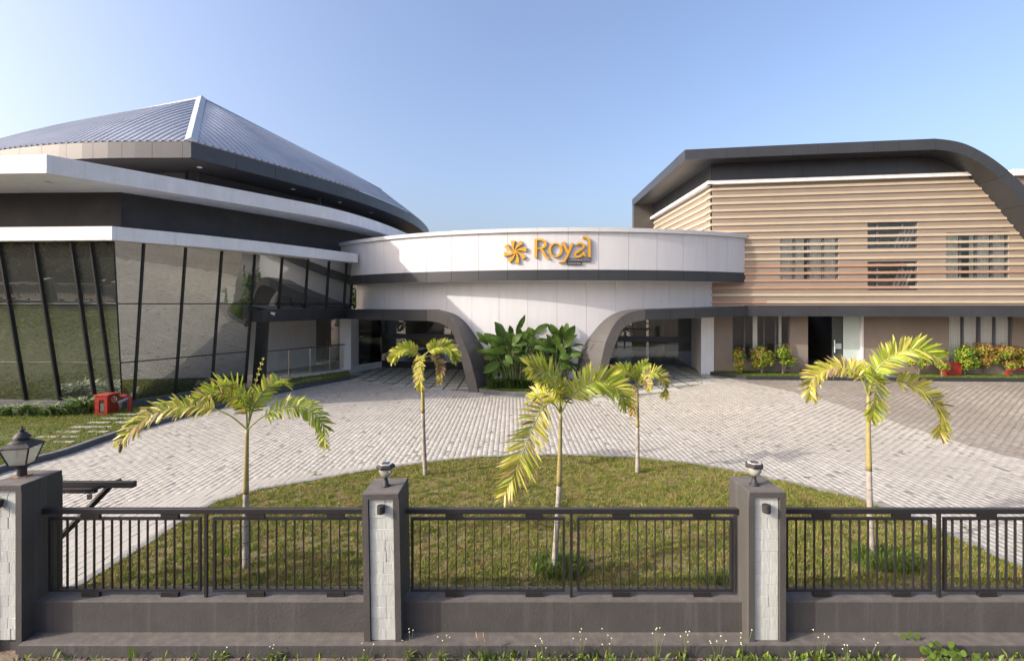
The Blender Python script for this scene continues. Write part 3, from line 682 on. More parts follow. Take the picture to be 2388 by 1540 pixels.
# veranda below the glass on the right flank
part('veranda_floor', prism([(-11.85, 22.25), (-9.02, 26.4), (-8.2, 28.9), (-10.8, 29.7), (-13.4, 24.4)], -0.1, 0.30), 'white_paint', hall)
part('veranda_floor_tile', prism([(-11.7, 22.5), (-9.15, 26.4), (-10.7, 29.4), (-13.0, 24.6)], 0.30, 0.312), 'slab', hall)
part('veranda_wall', sweep([(-13.4, 23.9), (-11.57, 27.86)], [(0, .3), (0, 3.5), (-.2, 3.5), (-.2, .3)]), 'white_paint', hall)
part('veranda_door', sweep([(-11.57, 27.86), (-10.75, 29.6)], [(0, .3), (0, 3.3), (-.06, 3.3), (-.06, .3)]), 'lobby_glass', hall)
part('veranda_room', sweep([(-12.3, 28.3), (-11.5, 30.0)], [(0, .3), (0, 3.3), (-.06, 3.3), (-.06, .3)]), 'room', hall)
for u in (.42, .5):
    part('door_handle', rod([(-11.57+.82*u+.05, 27.86+1.74*u-.05, 1.2), (-11.57+.82*u+.05, 27.86+1.74*u-.05, 1.7)], .02, 6), 'steel', hall)
part('veranda_ceiling', prism([(-11.0, 21.0), (-8.3, 25.5), (-8.0, 29.5), (-10.6, 30.2), (-13.6, 24.0)], 3.40, 3.45), 'room', hall)
part('column', prism([(-9.50, 26.0), (-8.93, 26.15), (-8.93, 27.5), (-9.50, 27.5)], 0.25, 3.4), 'white_paint', hall)
# bronze beam and leg in front of the veranda
bl = [(-10.62, 20.1), (-10.0, 21.6), (-9.3, 23.4), (-8.6, 25.12)]
beam = thing('entrance_frame', (-1.7, 20.8, 0), 'dark grey cladded frame sweeping from the hall down to the left foot', 'canopy frame')
cuts = [0, 1.35, 2.7, 4.05, plen(bl)[-1]]
for a, b in zip(cuts, cuts[1:]):
    pl_ = sub(bl, a+.004, b-.004)
    part('beam_panel', sweep(pl_, [(0, 3.12), (0, 3.66), (-1.0, 3.66), (-1.0, 3.12)]), 'clad', beam)
part('leg', tubes([[(-10.98, 20.2, 3.66), (-10.63, 20.08, 3.66), (-10.95, 21.5, 3.66), (-11.5, 21.5, 3.66)],
                   [(-11.05, 20.4, 3.1), (-10.66, 20.42, 3.1), (-11.1, 21.6, 3.1), (-11.6, 21.6, 3.1)],
                   [(-12.0, 21.75, 0.0), (-11.66, 21.85, 0.0), (-11.8, 22.6, 0.0), (-12.3, 22.5, 0.0)]]), 'clad', beam)
# ------------------------------------------------------------------ central drum with the sign
C0 = (3.0, 37.6)
def cp(r_, a): return (C0[0]+r_*math.sin(a), C0[1]-r_*math.cos(a))
def ang_x(x, r_): return math.asin(max(-1, min(1, (x-C0[0])/r_)))
drum = thing('portico', (3, 20.4, 0), 'curved white portico drum with a grey band over the entrance arches', 'building')
RD, RL, RF = 17.2, 16.38, 17.5
seam = [R(-46.0)] + [R(-45.2)+0*1 for _ in ()] 
sx_px = [R(-45.5), R(-41.3), R(-37.0), R(-32.6), R(-28.2), R(-23.9), R(-19.5), R(-15.1), R(-10.7), R(-6.3), R(-1.9), R(2.5), R(6.9), R(11.3), R(15.6), R(19.9), R(23.9), R(28.0)]
def arcpanel(name, a0, a1, r0, r1, z0, z1, m, parent, n=4, gap=0.0004, **k):
    secs = []
    for i in range(n+1):
        a = a0+gap+(a1-a0-2*gap)*i/n
        p, q_ = cp(r1, a), cp(r0, a)
        secs.append([(p[0], p[1], z0), (p[0], p[1], z1), (q_[0], q_[1], z1), (q_[0], q_[1], z0)])
    return part(name, tubes(secs), m, parent, **k)
for a0, a1 in zip(sx_px, sx_px[1:]):
    arcpanel('coping', a0, a1, RD-.5, RD+.10, 7.01, 7.18, 'white_panel', drum, gap=.0003)
    arcpanel('white_panel', a0, a1, RD-.1, RD, 5.375, 7.008, 'white_panel', drum)
    arcpanel('grey_band_panel', a0, a1, RD-.1, RD+.015, 4.91, 5.372, 'clad', drum)
arcpanel('drum_backing', sx_px[0], sx_px[-1], RD-.3, RD-.012, 4.93, 7.0, 'soffit', drum, 24)
arcpanel('drum_soffit', sx_px[0], sx_px[-1], RL-.3, RD-.05, 4.92, 4.96, 'white_paint', drum, 24)
arcpanel('roof_deck', sx_px[0], R(30), 4, RD-.2, 6.85, 6.9, 'white_paint', drum, 24)
end = R(28.0)
p, q_ = cp(RD-.02, end), cp(RD-3, end)
part('end_wall', tubes([[(p[0], p[1], z), (q_[0], q_[1], z), (q_[0]+.1, q_[1]+.05, z), (p[0]+.05, p[1]+.03, z)] for z in (4.95, 7.0)]), 'white_paint', drum)
# ribbons: outer and inner edges of the front faces, (x, z)
LO = [(-3.89, 3.63), (-3.53, 3.59), (-3.12, 3.48), (-2.77, 3.29), (-2.51, 3.0), (-2.29, 2.56), (-2.09, 2.08), (-1.87, 1.54), (-1.66, 0.8), (-1.48, 0.0)]
LI = [(-3.89, 3.12), (-3.53, 3.09), (-3.18, 3.01), (-2.88, 2.85), (-2.65, 2.61), (-2.48, 2.18), (-2.34, 1.8), (-2.2, 1.26), (-2.04, 0.6), (-1.89, 0.0)]
RO = [(5.74, 3.66), (5.19, 3.58), (4.76, 3.40), (4.44, 3.11), (4.17, 2.67), (3.96, 2.14), (3.80, 1.41), (3.66, 0.7), (3.52, 0.0)]
RI = [(5.74, 3.21), (5.3, 3.13), (4.97, 3.0), (4.65, 2.72), (4.46, 2.27), (4.28, 1.83), (4.10, 1.2), (4.0, 0.6), (3.9, 0.0)]
def ribbon(O, I, shift, parent, cutsn, label=None):
    n = 5; Os = smooth([(p[0], p[1], 0) for p in O], n); Is = smooth([(p[0], p[1], 0) for p in I], n); tot = len(Os)
    def sec(i):
        (xo, zo, _), (xi, zi, _) = Os[i], Is[i]
        fo, fi = cp(RF, ang_x(xo, RF)), cp(RF, ang_x(xi, RF))
        k = min(1, max(0, (3.6-zo)/2.0)); sh = shift*(0.25+.75*k)
        bo, bi = cp(RL-.05, ang_x(xo+sh, RL)), cp(RL-.05, ang_x(xi+sh, RL))
        return [(fo[0], fo[1], zo), (fi[0], fi[1], zi), (bi[0], bi[1], zi), (bo[0], bo[1], zo)]
    cuts = sorted(set([0]+[int(c*(tot-1)) for c in cutsn]+[tot-1]))
    for a, b in zip(cuts, cuts[1:]):
        secs = [sec(i) for i in range(a, b+1)]
        for k_, (u, v_) in ((0, (0, 1)), (-1, (-1, -2))):       # open a fine joint between panels
            s0, s1 = [Vector(p) for p in secs[u]], [Vector(p) for p in secs[v_]]
            secs[k_] = [tuple(x+(y-x).normalized()*.006) for x, y in zip(s0, s1)]
        cpn = part('curved_panel', tubes(secs), 'clad_brown', parent, smooth=True); cpn.data.set_sharp_from_angle(angle=R(32))
ribbon(LO, LI, 0.80, beam, (.32, .66, .87))
frame_r = thing('entrance_frame', (3.7, 20.2, 0), 'dark grey cladded frame running from the right foot along the timber block', 'canopy frame')
ribbon(RO, RI, -0.85, frame_r, (.28, .60, .84))
# level beams on the drum arc
for par, aa in ((beam, [ang_x(-8.6, RF), ang_x(-7.4, RF), ang_x(-6.2, RF), ang_x(-5.0, RF), ang_x(-3.89, RF)]),):
    for a0, a1 in zip(aa, aa[1:]):
        arcpanel('beam_panel', a0, a1, RL-.05, RF, 3.12, 3.63, 'clad', par)
xs_ = [5.74, 6.9, 8.1, 9.3, 10.2, 11.0]
def bz(x): return 0.0+0.012*max(0, x-5.74)
for x0, x1 in zip(xs_, xs_[1:]):
    secs = []
    for i in range(4):
        x = x0+.005+(x1-x0-.01)*i/3; a = ang_x(x, RF); p, q_ = cp(RF, a), cp(RL-.05, a); d0 = bz(x)*2.2
        secs.append([(p[0], p[1], 3.21+d0), (p[0], p[1], 3.66+d0), (q_[0], q_[1], 3.66+d0), (q_[0], q_[1], 3.21+d0)])
    part('beam_panel', tubes(secs), 'clad', frame_r)
def byl(x): return 22.06-.13*(x-11)
xx = 11.0
while xx < 27:
    x1 = min(27, xx+1.55); secs = []
    for x in (xx+.005, x1-.005):
        secs.append([(x, byl(x), 3.33), (x, byl(x), 3.83), (x, byl(x)+2.4, 3.83), (x, byl(x)+2.4, 3.33)])
    part('beam_panel', tubes(secs), 'clad', frame_r); xx = x1
# lower white wall of the drum
def lowz(x):
    if x < -3.3: return 3.2
    if x > 5.1: return 3.3
    if x < -1.2: return max(0, np.interp(x, [-3.3, -2.6, -2.1, -1.75, -1.2], [3.2, 2.7, 1.7, .3, 0]))
    if x > 2.9: return np.interp(x, [2.9, 3.4, 3.8, 4.4, 5.1], [0, .6, 1.8, 2.8, 3.3])
    return 0
ends = [R(-45)+i*R(4.62) for i in range(16)]+[R(25.5)]
for a0, a1 in zip(ends, ends[1:]):
    n = 8; secs = []
    for i in range(n+1):
        a = a0+.0003+(a1-a0-.0006)*i/n; p, q_ = cp(RL, a), cp(RL-.12, a)
        z0 = float(lowz(p[0])); secs.append([(p[0], p[1], z0), (p[0], p[1], 4.95), (q_[0], q_[1], 4.95), (q_[0], q_[1], z0)])
    part('wall_panel', tubes(secs), 'white_panel', drum)
arcpanel('portico_ceiling', R(-42), R(28), 6.5, RL-.1, 3.42, 3.46, 'room', drum, 20)
# lobby behind the arches
G0, G1 = Vector((-8.0, 29.0, 0)), Vector((10.0, 25.9, 0))
def gp(u, d=0.0):
    p = G0.lerp(G1, u); return (p.x+0.17*d, p.y+d)
def gwall(name, u0, u1, d0, d1, z0, z1, m, parent=drum):
    a, b, c, d = gp(u0, d0), gp(u1, d0), gp(u1, d1), gp(u0, d1)
    return part(name, prism([a, b, c, d], z0, z1), m, parent)
gwall('entrance_step', 0, 1, 0.0, 12, -0.1, 0.42, 'granite')
gwall('transom_band', 0, 1, 0.38, 0.46, 1.75, 2.06, 'frame')
for i in range(11):
    gwall('glass_pane', i/11, (i+1)/11, 0.40, 0.41, 0.42, 1.75, 'lobby_glass')
    gwall('glass_pane', i/11, (i+1)/11, 0.40, 0.41, 2.06, 3.42, 'lobby_glass')
gwall('lobby_floor', 0, 1, 0.45, 11, 0.421, 0.43, 'granite')
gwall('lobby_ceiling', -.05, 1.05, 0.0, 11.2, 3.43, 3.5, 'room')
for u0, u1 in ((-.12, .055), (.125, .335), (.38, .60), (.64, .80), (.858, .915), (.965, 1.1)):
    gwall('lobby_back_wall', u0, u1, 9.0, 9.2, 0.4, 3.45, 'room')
for u0, u1 in ((.055, .125), (.335, .38), (.60, .64), (.80, .858), (.915, .965)):
    um = (u0+u1)/2
    gwall('back_window_bar', um-.003, um+.003, 9.05, 9.1, .4, 3.45, 'frame')
    gwall('back_window_bar', u0, u1, 9.05, 9.1, 2.0, 2.12, 'frame')
for u0, u1, d in ((.20, .235, 4), (.43, .50, 5), (.70, .74, 3.5), (.90, .95, 4.5)):
    gwall('lobby_column', u0, u1, d, d+.6, .43, 3.43, 'room_white')
part('lobby_side_wall', prism([(-8.9, 27.4), (-8.0, 29.0), (-8.3, 29.2), (-9.2, 27.5)], -.1, .36), 'white_paint', drum)
part('side_glass', prism([(-8.9, 27.45), (-8.02, 29.05), (-8.05, 29.07), (-8.93, 27.47)], .36, 3.42), 'lobby_glass', drum)
part('side_wall', prism([(-8.9, 27.5), (-9.2, 27.5), (-9.6, 38), (-9.3, 38)], .36, 3.42), 'room', drum)
# forecourt tiles with grass joints
tile_poly = [(-8.75, 25.9)]+TILE+[(-1.0, 21.3), (3.2, 21.0), (3.4, 19.0)]+TILER+[(9.75, 23.4), (9.9, 26.0), (-8.0, 29.1)]
fc = grid_sheet('forecourt', -9.4, 10.3, 18.9, 29.2, 60, 30, 'turf', -0.012)
# keep the turf sheet to the forecourt outline
fm_ = fc.data
import bmesh
bm = bmesh.new(); bm.from_mesh(fm_)
bad = [f for f in bm.faces if not bool(pip(np.array([f.calc_center_median().x]), np.array([f.calc_center_median().y]), tile_poly)[0])]
bmesh.ops.delete(bm, geom=bad, context='FACES'); bm.to_mesh(fm_); bm.free()
TX, TY, TJ, TK = 0.64, 0.86, 0.085, 0.16
for i in range(-15, 17):
    for j in range(18, 36):
        x0, x1 = i*TX+.1, (i+1)*TX-TJ+.1; y0, y1 = j*TY, (j+1)*TY-TK
        ccx, ccy = (x0+x1)/2, (y0+y1)/2
        if not pip(np.array([ccx]), np.array([ccy]), tile_poly)[0] or abs(ccx)/ccy > .46: continue
        ps = [(x0, y0), (x1, y0), (x1, y1), (x0, y1)]
        v = [(a, b, float(gz(a, b))-.05) for a, b in ps]+[(a, b, float(gz(a, b))+.012) for a, b in ps]
        part('slab', (v, [(4, 5, 6, 7), (0, 1, 5, 4), (1, 2, 6, 5), (2, 3, 7, 6), (3, 0, 4, 7)]), 'tile', fc)
xg = rng.uniform(-9, 10.2, 150000); yg = rng.uniform(18.9, 29, 150000)
fx, fy = ((xg-.1) % TX), (yg % TY); okg = pip(xg, yg, tile_poly) & ((fx > TX-TJ+.01) | (fy > TY-TK+.01)); xg, yg = xg[okg], yg[okg]; n = len(xg)
a = rng.uniform(0, 6.28, n); V = np.zeros((n, 3, 3)); zz = gz(xg, yg)-.012
V[:, 0] = np.stack([xg-np.cos(a)*.011, yg-np.sin(a)*.011, zz], 1); V[:, 1] = np.stack([xg+np.cos(a)*.011, yg+np.sin(a)*.011, zz], 1)
V[:, 2] = np.stack([xg+rng.normal(0, .015, n), yg+rng.normal(0, .015, n), zz+rng.uniform(.03, .065, n)], 1)
np_part('grass', V.reshape(-1, 3), np.arange(n*3).reshape(-1, 3), 'grass_fresh', fc, kind='stuff')

# sign ---------------------------------------------------------------
AS = ang_x(2.0, RD)
def sgn(u, v, d, ):
    """sign coordinates: u metres along the drum from x=2, v height, d out from the panel"""
    a = AS+u/RD; p = cp(RD+d, a); return (p[0], p[1], v)
K = 20.45/1100/(4.776*1.6087)
def su(x): return (x-1455)*K*1.0
def sv(y): return 3.9+(708-(840+y/4.776)/1.6087)*20.45/1100
sign = thing('building_sign', (2.0, 20.3, 5.7), 'golden raised Royal Convention Center sign with pinwheel emblem on the white drum', 'sign')
def stroke(pts, wds, n=7):
    P = smooth([(x, y, w_) for (x, y), w_ in zip(pts, wds)], n) if len(pts) > 2 else [(x, y, w_) for (x, y), w_ in zip(pts, wds)]
    L_, R_ = [], []
    for i, (x, y, w_) in enumerate(P):
        a, b = P[max(0, i-1)], P[min(len(P)-1, i+1)]; dx, dy = b[0]-a[0], b[1]-a[1]; l = math.hypot(dx, dy) or 1
        L_.append((x-dy/l*w_/2, y+dx/l*w_/2)); R_.append((x+dy/l*w_/2, y-dx/l*w_/2))
    return L_, R_
def solid(L_, R_, d0, d1, closed=False):
    secs = [[sgn(su(a[0]), sv(a[1]), d1), sgn(su(b[0]), sv(b[1]), d1), sgn(su(b[0]), sv(b[1]), d0), sgn(su(a[0]), sv(a[1]), d0)] for a, b in zip(L_, R_)]
    if closed: secs.append(secs[0])
    return tubes(secs, cap=not closed)
def letter(name, strokes, parent=sign):
    vs_, fs_, ms_ = [], [], []
    for i, s in enumerate(strokes):
        L_, R_, cl = s; e = i*0.0015
        v, f = solid(L_, R_, .012, .105+e, cl); n = len(vs_)
        vs_ += v
        for q4 in f:
            fs_.append(tuple(k+n for k in q4)); ms_.append(0 if (len(q4) == 4 and q4[0] % 4 == 0 and q4[1] % 4 == 1) else 1)
    return part(name, (vs_, fs_), ['gold', 'letter_side'], parent, fm=ms_)
def S_(pts, wds, cl=False):
    L_, R_ = stroke(pts, wds); return (L_, R_, cl)
letter('letter_r', [S_([(1058, 268), (1058, 605)], [46, 46]), S_([(1070, 284), (1140, 282), (1195, 300), (1228, 345), (1222, 392), (1180, 428), (1085, 440)], [32, 32, 40, 46, 44, 30, 20]), S_([(1130, 432), (1185, 495), (1215, 560), (1255, 606), (1303, 628)], [22, 42, 44, 36, 22])])
ao = [(2*math.pi*k/40) for k in range(40)]
letter('letter_o', [([(1405+125*math.cos(t_), 470+130*math.sin(t_)) for t_ in ao], [(1405+80*math.cos(t_), 470+106*math.sin(t_)) for t_ in ao], True)])
letter('letter_y', [S_([(1533, 330), (1628, 530)], [52, 40]), S_([(1706, 345), (1640, 500), (1590, 620), (1545, 675), (1458, 690)], [36, 40, 36, 32, 18])])
letter('letter_a', [S_([(1762, 392), (1800, 360), (1855, 352), (1898, 380), (1895, 425), (1845, 472), (1775, 515), (1745, 555), (1775, 588), (1830, 585), (1885, 540), (1900, 505)], [26, 30, 34, 38, 38, 36, 38, 38, 34, 34, 34, 30]), S_([(1905, 505), (1908, 560), (1942, 575)], [34, 34, 16])])
letter('letter_l', [S_([(2003, 602), (2003, 330), (1985, 285), (1945, 248), (1886, 240)], [48, 46, 44, 40, 40])])
em = part('emblem', lathe(0, 0, [(.001, 0), (.001, .001)], 3), 'gold', sign) if False else None
for k, an in enumerate((10, 55, 100, 145, 190, 235, 280, 325)):
    pts, wds = [], []
    for i in range(6):
        tt = i/5; r_ = 18+(205-18)*tt; th = R(an+30*(1-tt)**1.3)
        pts.append((685+r_*math.cos(th), 492-r_*math.sin(th))); wds.append(14+66*tt**1.25)
    letter('petal', [S_(pts, wds)])
letter('emblem_hub', [([(685+26*math.cos(t_), 492+26*math.sin(t_)) for t_ in ao], [(685+2*math.cos(t_), 492+2*math.sin(t_)) for t_ in ao], True)])
def plate(x0, x1, y0, y1, txt, tw):
    L_ = [(x0+(x1-x0)*i/6, y0) for i in range(7)]; R_ = [(x0+(x1-x0)*i/6, y1) for i in range(7)]
    pl_ = part('plate', solid(L_, R_, .012, .07), 'plate_black', sign)
    cu = bpy.data.curves.new('text', 'FONT'); cu.body = txt; cu.size = 1; cu.resolution_u = 2; cu.fill_mode = 'FRONT'
    ob = bpy.data.objects.new('text', cu); COL.objects.link(ob)
    dg = bpy.context.evaluated_depsgraph_get(); me = ob.evaluated_get(dg).to_mesh()
    vx = [v.co.copy() for v in me.vertices]; fx_ = [tuple(p.vertices) for p in me.polygons]
    ob.evaluated_get(dg).to_mesh_clear(); bpy.data.objects.remove(ob); bpy.data.curves.remove(cu)
    mx, my = max(v.x for v in vx), max(v.y for v in vx)
    vv = [sgn(su(x0+12+v.x/mx*tw), sv(y1-11-v.y/my*(y1-y0-22)), .074) for v in vx]
    part('lettering', (vv, fx_), 'plate_text', pl_)
plate(1606, 2034, 620, 676, 'CONVENTION', 404)
plate(1606, 1868, 682, 732, 'CENTER', 238)

# ------------------------------------------------------------------ right block: timber slats, grey hood
WA, WB = 23.944, -0.14
def wy(x, d=0.0): return WA+WB*x-d
block = thing('timber_block', (15, 22.5, 0.42), 'brown block with horizontal timber slats under a curved grey hood', 'building')
inner = smooth([(8.0, 10.56, 0), (12.6, 10.57, 0), (17.6, 10.56, 0), (18.4, 10.54, 0), (19.14, 10.37, 0), (19.75, 10.04, 0), (20.35, 9.6, 0), (20.95, 8.95, 0), (21.6, 8.05, 0), (22.55, 6.72, 0), (24.4, 4.2, 0), (25.2, 3.1, 0)], 5)
outer = smooth([(8.0, 11.02, 0), (12.6, 11.04, 0), (17.6, 11.03, 0), (18.4, 11.01, 0), (19.3, 10.80, 0), (20.05, 10.38, 0), (20.68, 9.88, 0), (21.35, 9.2, 0), (22.1, 8.3, 0), (23.05, 6.98, 0), (24.9, 4.45, 0), (25.7, 3.35, 0)], 5)
HA = WA-1.0
def hy(x): return HA+WB*x
dd = plen([p[:2] for p in inner]); Lh = dd[-1]
cutsh = [0]; s_ = 1.5
while s_ < Lh: cutsh.append(int(np.argmin([abs(d_-s_) for d_ in dd]))); s_ += 1.46
cutsh = sorted(set(cutsh+[len(inner)-1]))
for a, b in zip(cutsh, cutsh[1:]):
    secs = []
    for i in range(a, b+1):
        (xi, zi, _), (xo, zo, _) = inner[i], outer[i]
        secs.append([(xo, hy(xo), zo), (xi, hy(xi), zi), (xi, wy(xi)+.3, zi), (xo, wy(xo)+.3, zo)])
    for k_, (u, v_) in ((0, (0, 1)), (-1, (-1, -2))):
        s0, s1 = [Vector(p) for p in secs[u]], [Vector(p) for p in secs[v_]]
        secs[k_] = [tuple(x+(y-x).normalized()*.005) for x, y in zip(s0, s1)]
    hp_ = part('hood_panel', tubes(secs), 'clad', block, smooth=True); hp_.data.set_sharp_from_angle(angle=R(32))
part('hood_side', prism([(8.0, hy(8.0)), (8.3, hy(8.3)+.04), (8.5, 32.2), (8.2, 32.2)], 10.56, 11.02), 'clad', block)
part('hood_soffit', prism([(8.28, hy(8.3)+.05), (9.7, wy(9.7)-.02), (9.7, 32), (8.48, 32)], 10.57, 10.62), 'clad_brown', block)
part('hood_end', prism([(8.2, 31.8), (9.75, 31.8), (9.75, 32.2), (8.2, 32.2)], 5.0, 11.0), 'clad_brown', block)
part('roof_deck', prism([(8.3, wy(8.3)+.25), (18.2, wy(18.2)+.25), (18.2, 32), (8.5, 32)], 10.63, 11.0), 'clad', block)
# wall behind the slats, with window openings
ix_, iz_ = [p[0] for p in inner], [p[1] for p in inner]
def topz(x): return float(np.interp(x, ix_, iz_))-.0
wins = [(12.62, 15.12, 4.99, 7.02), (16.32, 18.38, 6.43, 7.62), (16.32, 18.38, 4.52, 5.84), (19.52, 21.98, 5.02, 7.10)]
xb = sorted(set([9.58, 24.3]+[w_[0] for w_ in wins]+[w_[1] for w_ in wins]+[round(v, 2) for v in np.arange(18.2, 24.3, .3)]))
gs = []
for x0, x1 in zip(xb, xb[1:]):
    if x1-x0 < .002: continue
    xm = (x0+x1)/2; hs_ = sorted([(w_[2], w_[3]) for w_ in wins if w_[0] <= xm <= w_[1]]); z = 3.4
    for z0, z1 in hs_+[(None, None)]:
        za, zb = (z0, z0) if z0 is not None else (topz(x0)+.03, topz(x1)+.03)
        if za > z:
            gs.append(([(x0, wy(x0), z), (x1, wy(x1), z), (x1, wy(x1), zb), (x0, wy(x0), za), (x0, wy(x0)+.2, z), (x1, wy(x1)+.2, z), (x1, wy(x1)+.2, zb), (x0, wy(x0)+.2, za)], [(0, 1, 2, 3), (4, 7, 6, 5), (0, 4, 5, 1), (1, 5, 6, 2), (2, 6, 7, 3), (3, 7, 4, 0)]))
        if z0 is not None: z = z1
part('wall', join(*gs), 'brown_wall', block)
part('side_wall', box(9.58, 9.78, 22.62, 31.9, 3.4, 10.6), 'brown_wall', block)
def wbox(x0, x1, z0, z1, d0, d1):
    return ([(x0, wy(x0, d0), z0), (x1, wy(x1, d0), z0), (x1, wy(x1, d0), z1), (x0, wy(x0, d0), z1), (x0, wy(x0, d1), z0), (x1, wy(x1, d1), z0), (x1, wy(x1, d1), z1), (x0, wy(x0, d1), z1)], [(3, 2, 1, 0), (4, 5, 6, 7), (0, 1, 5, 4), (1, 2, 6, 5), (2, 3, 7, 6), (3, 0, 4, 7)])
def gap_wins(x0, x1, z0, z1): return True
zs = [9.36-i*0.336 for i in range(17)]
for i, z in enumerate(zs):
    xe = float(np.interp(-z, [-v for v in iz_], ix_)) if z < 10.5 else 18
    xe = min(xe, 24.2)
    red = {11: (9.62, 17.9), 12: (9.62, 24), 13: (9.62, 17.9), 14: (9.62, 18), 16: (9.62, 12.0)}.get(i)
    segs = [(9.56, xe, 'slat')] if not red else ([(9.56, min(red[1], xe), 'slat_red')]+([(red[1]+.004, xe, 'slat')] if red[1] < xe else []))
    for x0, x1, m_ in segs:
        part('slat', wbox(x0, x1, z-.056, z+.056, .004, .05), m_, block, label='redder timber slat' if m_ == 'slat_red' else None)
    part('side_slat', box(9.53, 9.576, 23.2, 31.8, z-.085, z+.035), 'slat', block)
    part('corner_slat', box(9.515, 9.576, 22.57, 23.17, z-.06, z+.06), 'slat', block)
part('cornice', wbox(9.3, 20.42, 9.58, 9.74, .002, .20), 'white_paint', block)
part('side_cornice', box(9.32, 9.576, 22.4, 31.8, 9.58, 9.74), 'white_paint', block)
x = 9.58
while x < 20.35:
    x1 = min(x+1.32, 20.38); xs4 = [x+.005+(x1-x-.01)*k/4 for k in range(5)]
    part('attic_panel', tubes([[(q, wy(q, .05), 9.745), (q, wy(q, .003), 9.745), (q, wy(q, .003), max(9.76, min(10.55, topz(q)-.01))), (q, wy(q, .05), max(9.76, min(10.55, topz(q)-.01)))] for q in xs4]), 'clad', block); x = x1
part('side_attic_panel', box(9.53, 9.576, 22.6, 31.8, 9.745, 10.56), 'clad', block)
def curtain(x0, x1, z0, z1, yf, m='curtain', fold=.09):
    n = max(8, int((x1-x0)/.028)); v = []
    for i in range(n+1):
        x = x0+(x1-x0)*i/n; o = .03*math.sin(i*2*math.pi*.028/fold)+.012*math.sin(i*.7)
        v += [(x, yf(x)+o, z0), (x, yf(x)+o, z1)]
    return v, [(2*i, 2*i+2, 2*i+3, 2*i+1) for i in range(n)]
def window(par, rect, yf, panes, curt, wall=.2, sill=True, room='room'):
    x0, x1, z0, z1 = rect
    def pb(a, b, c, d, e, f_):
        return ([(a, yf(a)+e, c), (b, yf(b)+e, c), (b, yf(b)+e, d), (a, yf(a)+e, d), (a, yf(a)+f_, c), (b, yf(b)+f_, c), (b, yf(b)+f_, d), (a, yf(a)+f_, d)], [(0, 1, 2, 3), (7, 6, 5, 4), (0, 4, 5, 1), (1, 5, 6, 2), (2, 6, 7, 3), (3, 7, 4, 0)])
    fw = .055
    fr = part('window', join(pb(x0, x1, z0, z0+fw, .06, .13), pb(x0, x1, z1-fw, z1, .06, .13), pb(x0, x0+fw, z0+fw, z1-fw, .06, .13), pb(x1-fw, x1, z0+fw, z1-fw, .06, .13)), 'frame', par)
    ed = [x0+(x1-x0)*p for p in panes]
    for e in ed[1:-1]: part('mullion', pb(e-.035, e+.035, z0+fw, z1-fw, .058, .128), 'frame', fr)
    for a, b in zip(ed, ed[1:]): part('pane', pb(a+.036, b-.036, z0+fw, z1-fw, .09, .10), 'window_glass', fr)
    for a, b in curt: part('curtain', curtain(x0+(x1-x0)*a, x0+(x1-x0)*b, z0+.02, z1-.02, lambda x: yf(x)+.155), 'curtain', fr)
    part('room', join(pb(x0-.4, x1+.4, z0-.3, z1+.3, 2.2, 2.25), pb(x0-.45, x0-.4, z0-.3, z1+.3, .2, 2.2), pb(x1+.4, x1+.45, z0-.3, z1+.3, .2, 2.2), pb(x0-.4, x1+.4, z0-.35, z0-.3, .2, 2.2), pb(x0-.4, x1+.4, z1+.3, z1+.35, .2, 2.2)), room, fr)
    if sill: part('sill', pb(x0-.03, x1+.03, z0-.05, z0-.002, -.04, .12), 'frame', fr)
window(block, wins[0], wy, (0, .25, .5, .75, 1), ((.02, .235), (.26, .43), (.52, .735), (.76, .98)))
window(block, wins[1], wy, (0, .22, .72, 1), (), room='room_white', sill=False)
window(block, wins[2], wy, (0, .22, .72, 1), (), room='room_white', sill=False)
window(block, wins[3], wy, (0, .25, .5, .75, 1), ((.02, .235), (.42, .49), (.51, .735), (.76, .98)))
for (x0, z0, z1) in ((17.55, 6.5, 7.5), (17.45, 4.6, 5.75)):
    for k in range(4):
        xa = x0+.17*k
        part('slanted_rod', rod([(xa, wy(xa)+.17, z0), (xa+.30, wy(xa+.30)+.17, z0+.85)], .05, 6), 'white_paint', block)  # plain white slanted rods close behind the window panes
# ground floor
A3, B3 = 24.22, -.09
def gy(x, d=0.0): return A3+B3*x-d
holes = [(10.86, 13.56, 1.17, 3.40), (14.38, 16.91, .80, 3.40), (20.7, 23.47, 1.23, 3.40)]
xb = sorted(set([9.95, 28]+[h[0] for h in holes]+[h[1] for h in holes])); gs = []
for x0, x1 in zip(xb, xb[1:]):
    hh = [h for h in holes if h[0] <= (x0+x1)/2 <= h[1]]
    zt = hh[0][2] if hh else 3.40
    gs.append(([(x0, gy(x0), .2), (x1, gy(x1), .2), (x1, gy(x1), zt), (x0, gy(x0), zt), (x0, gy(x0)+.25, .2), (x1, gy(x1)+.25, .2), (x1, gy(x1)+.25, zt), (x0, gy(x0)+.25, zt)], [(0, 1, 2, 3), (7, 6, 5, 4), (0, 4, 5, 1), (1, 5, 6, 2), (2, 6, 7, 3), (3, 7, 4, 0)]))
part('lower_wall', join(*gs), 'brown_wall', block)
part('ceiling', prism([(9.9, 22.3), (28, 20.3), (28, 26), (9.9, 28)], 3.40, 3.45), 'room', block)
part('white_return', prism([(9.30, 23.2), (9.95, 23.25), (10.2, 26.2), (9.95, 26.2)], .2, 3.40), 'white_paint', block)
window(block, (10.86, 13.56, 1.17, 3.38), gy, (0, .22, .56, .76, 1), ((.38, .46), (.83, .88)), room='room')
window(block, (20.7, 23.47, 1.23, 3.38), gy, (0, .24, .5, .74, 1), ((.03, .22), (.27, .47), (.55, .72), (.77, .97)))
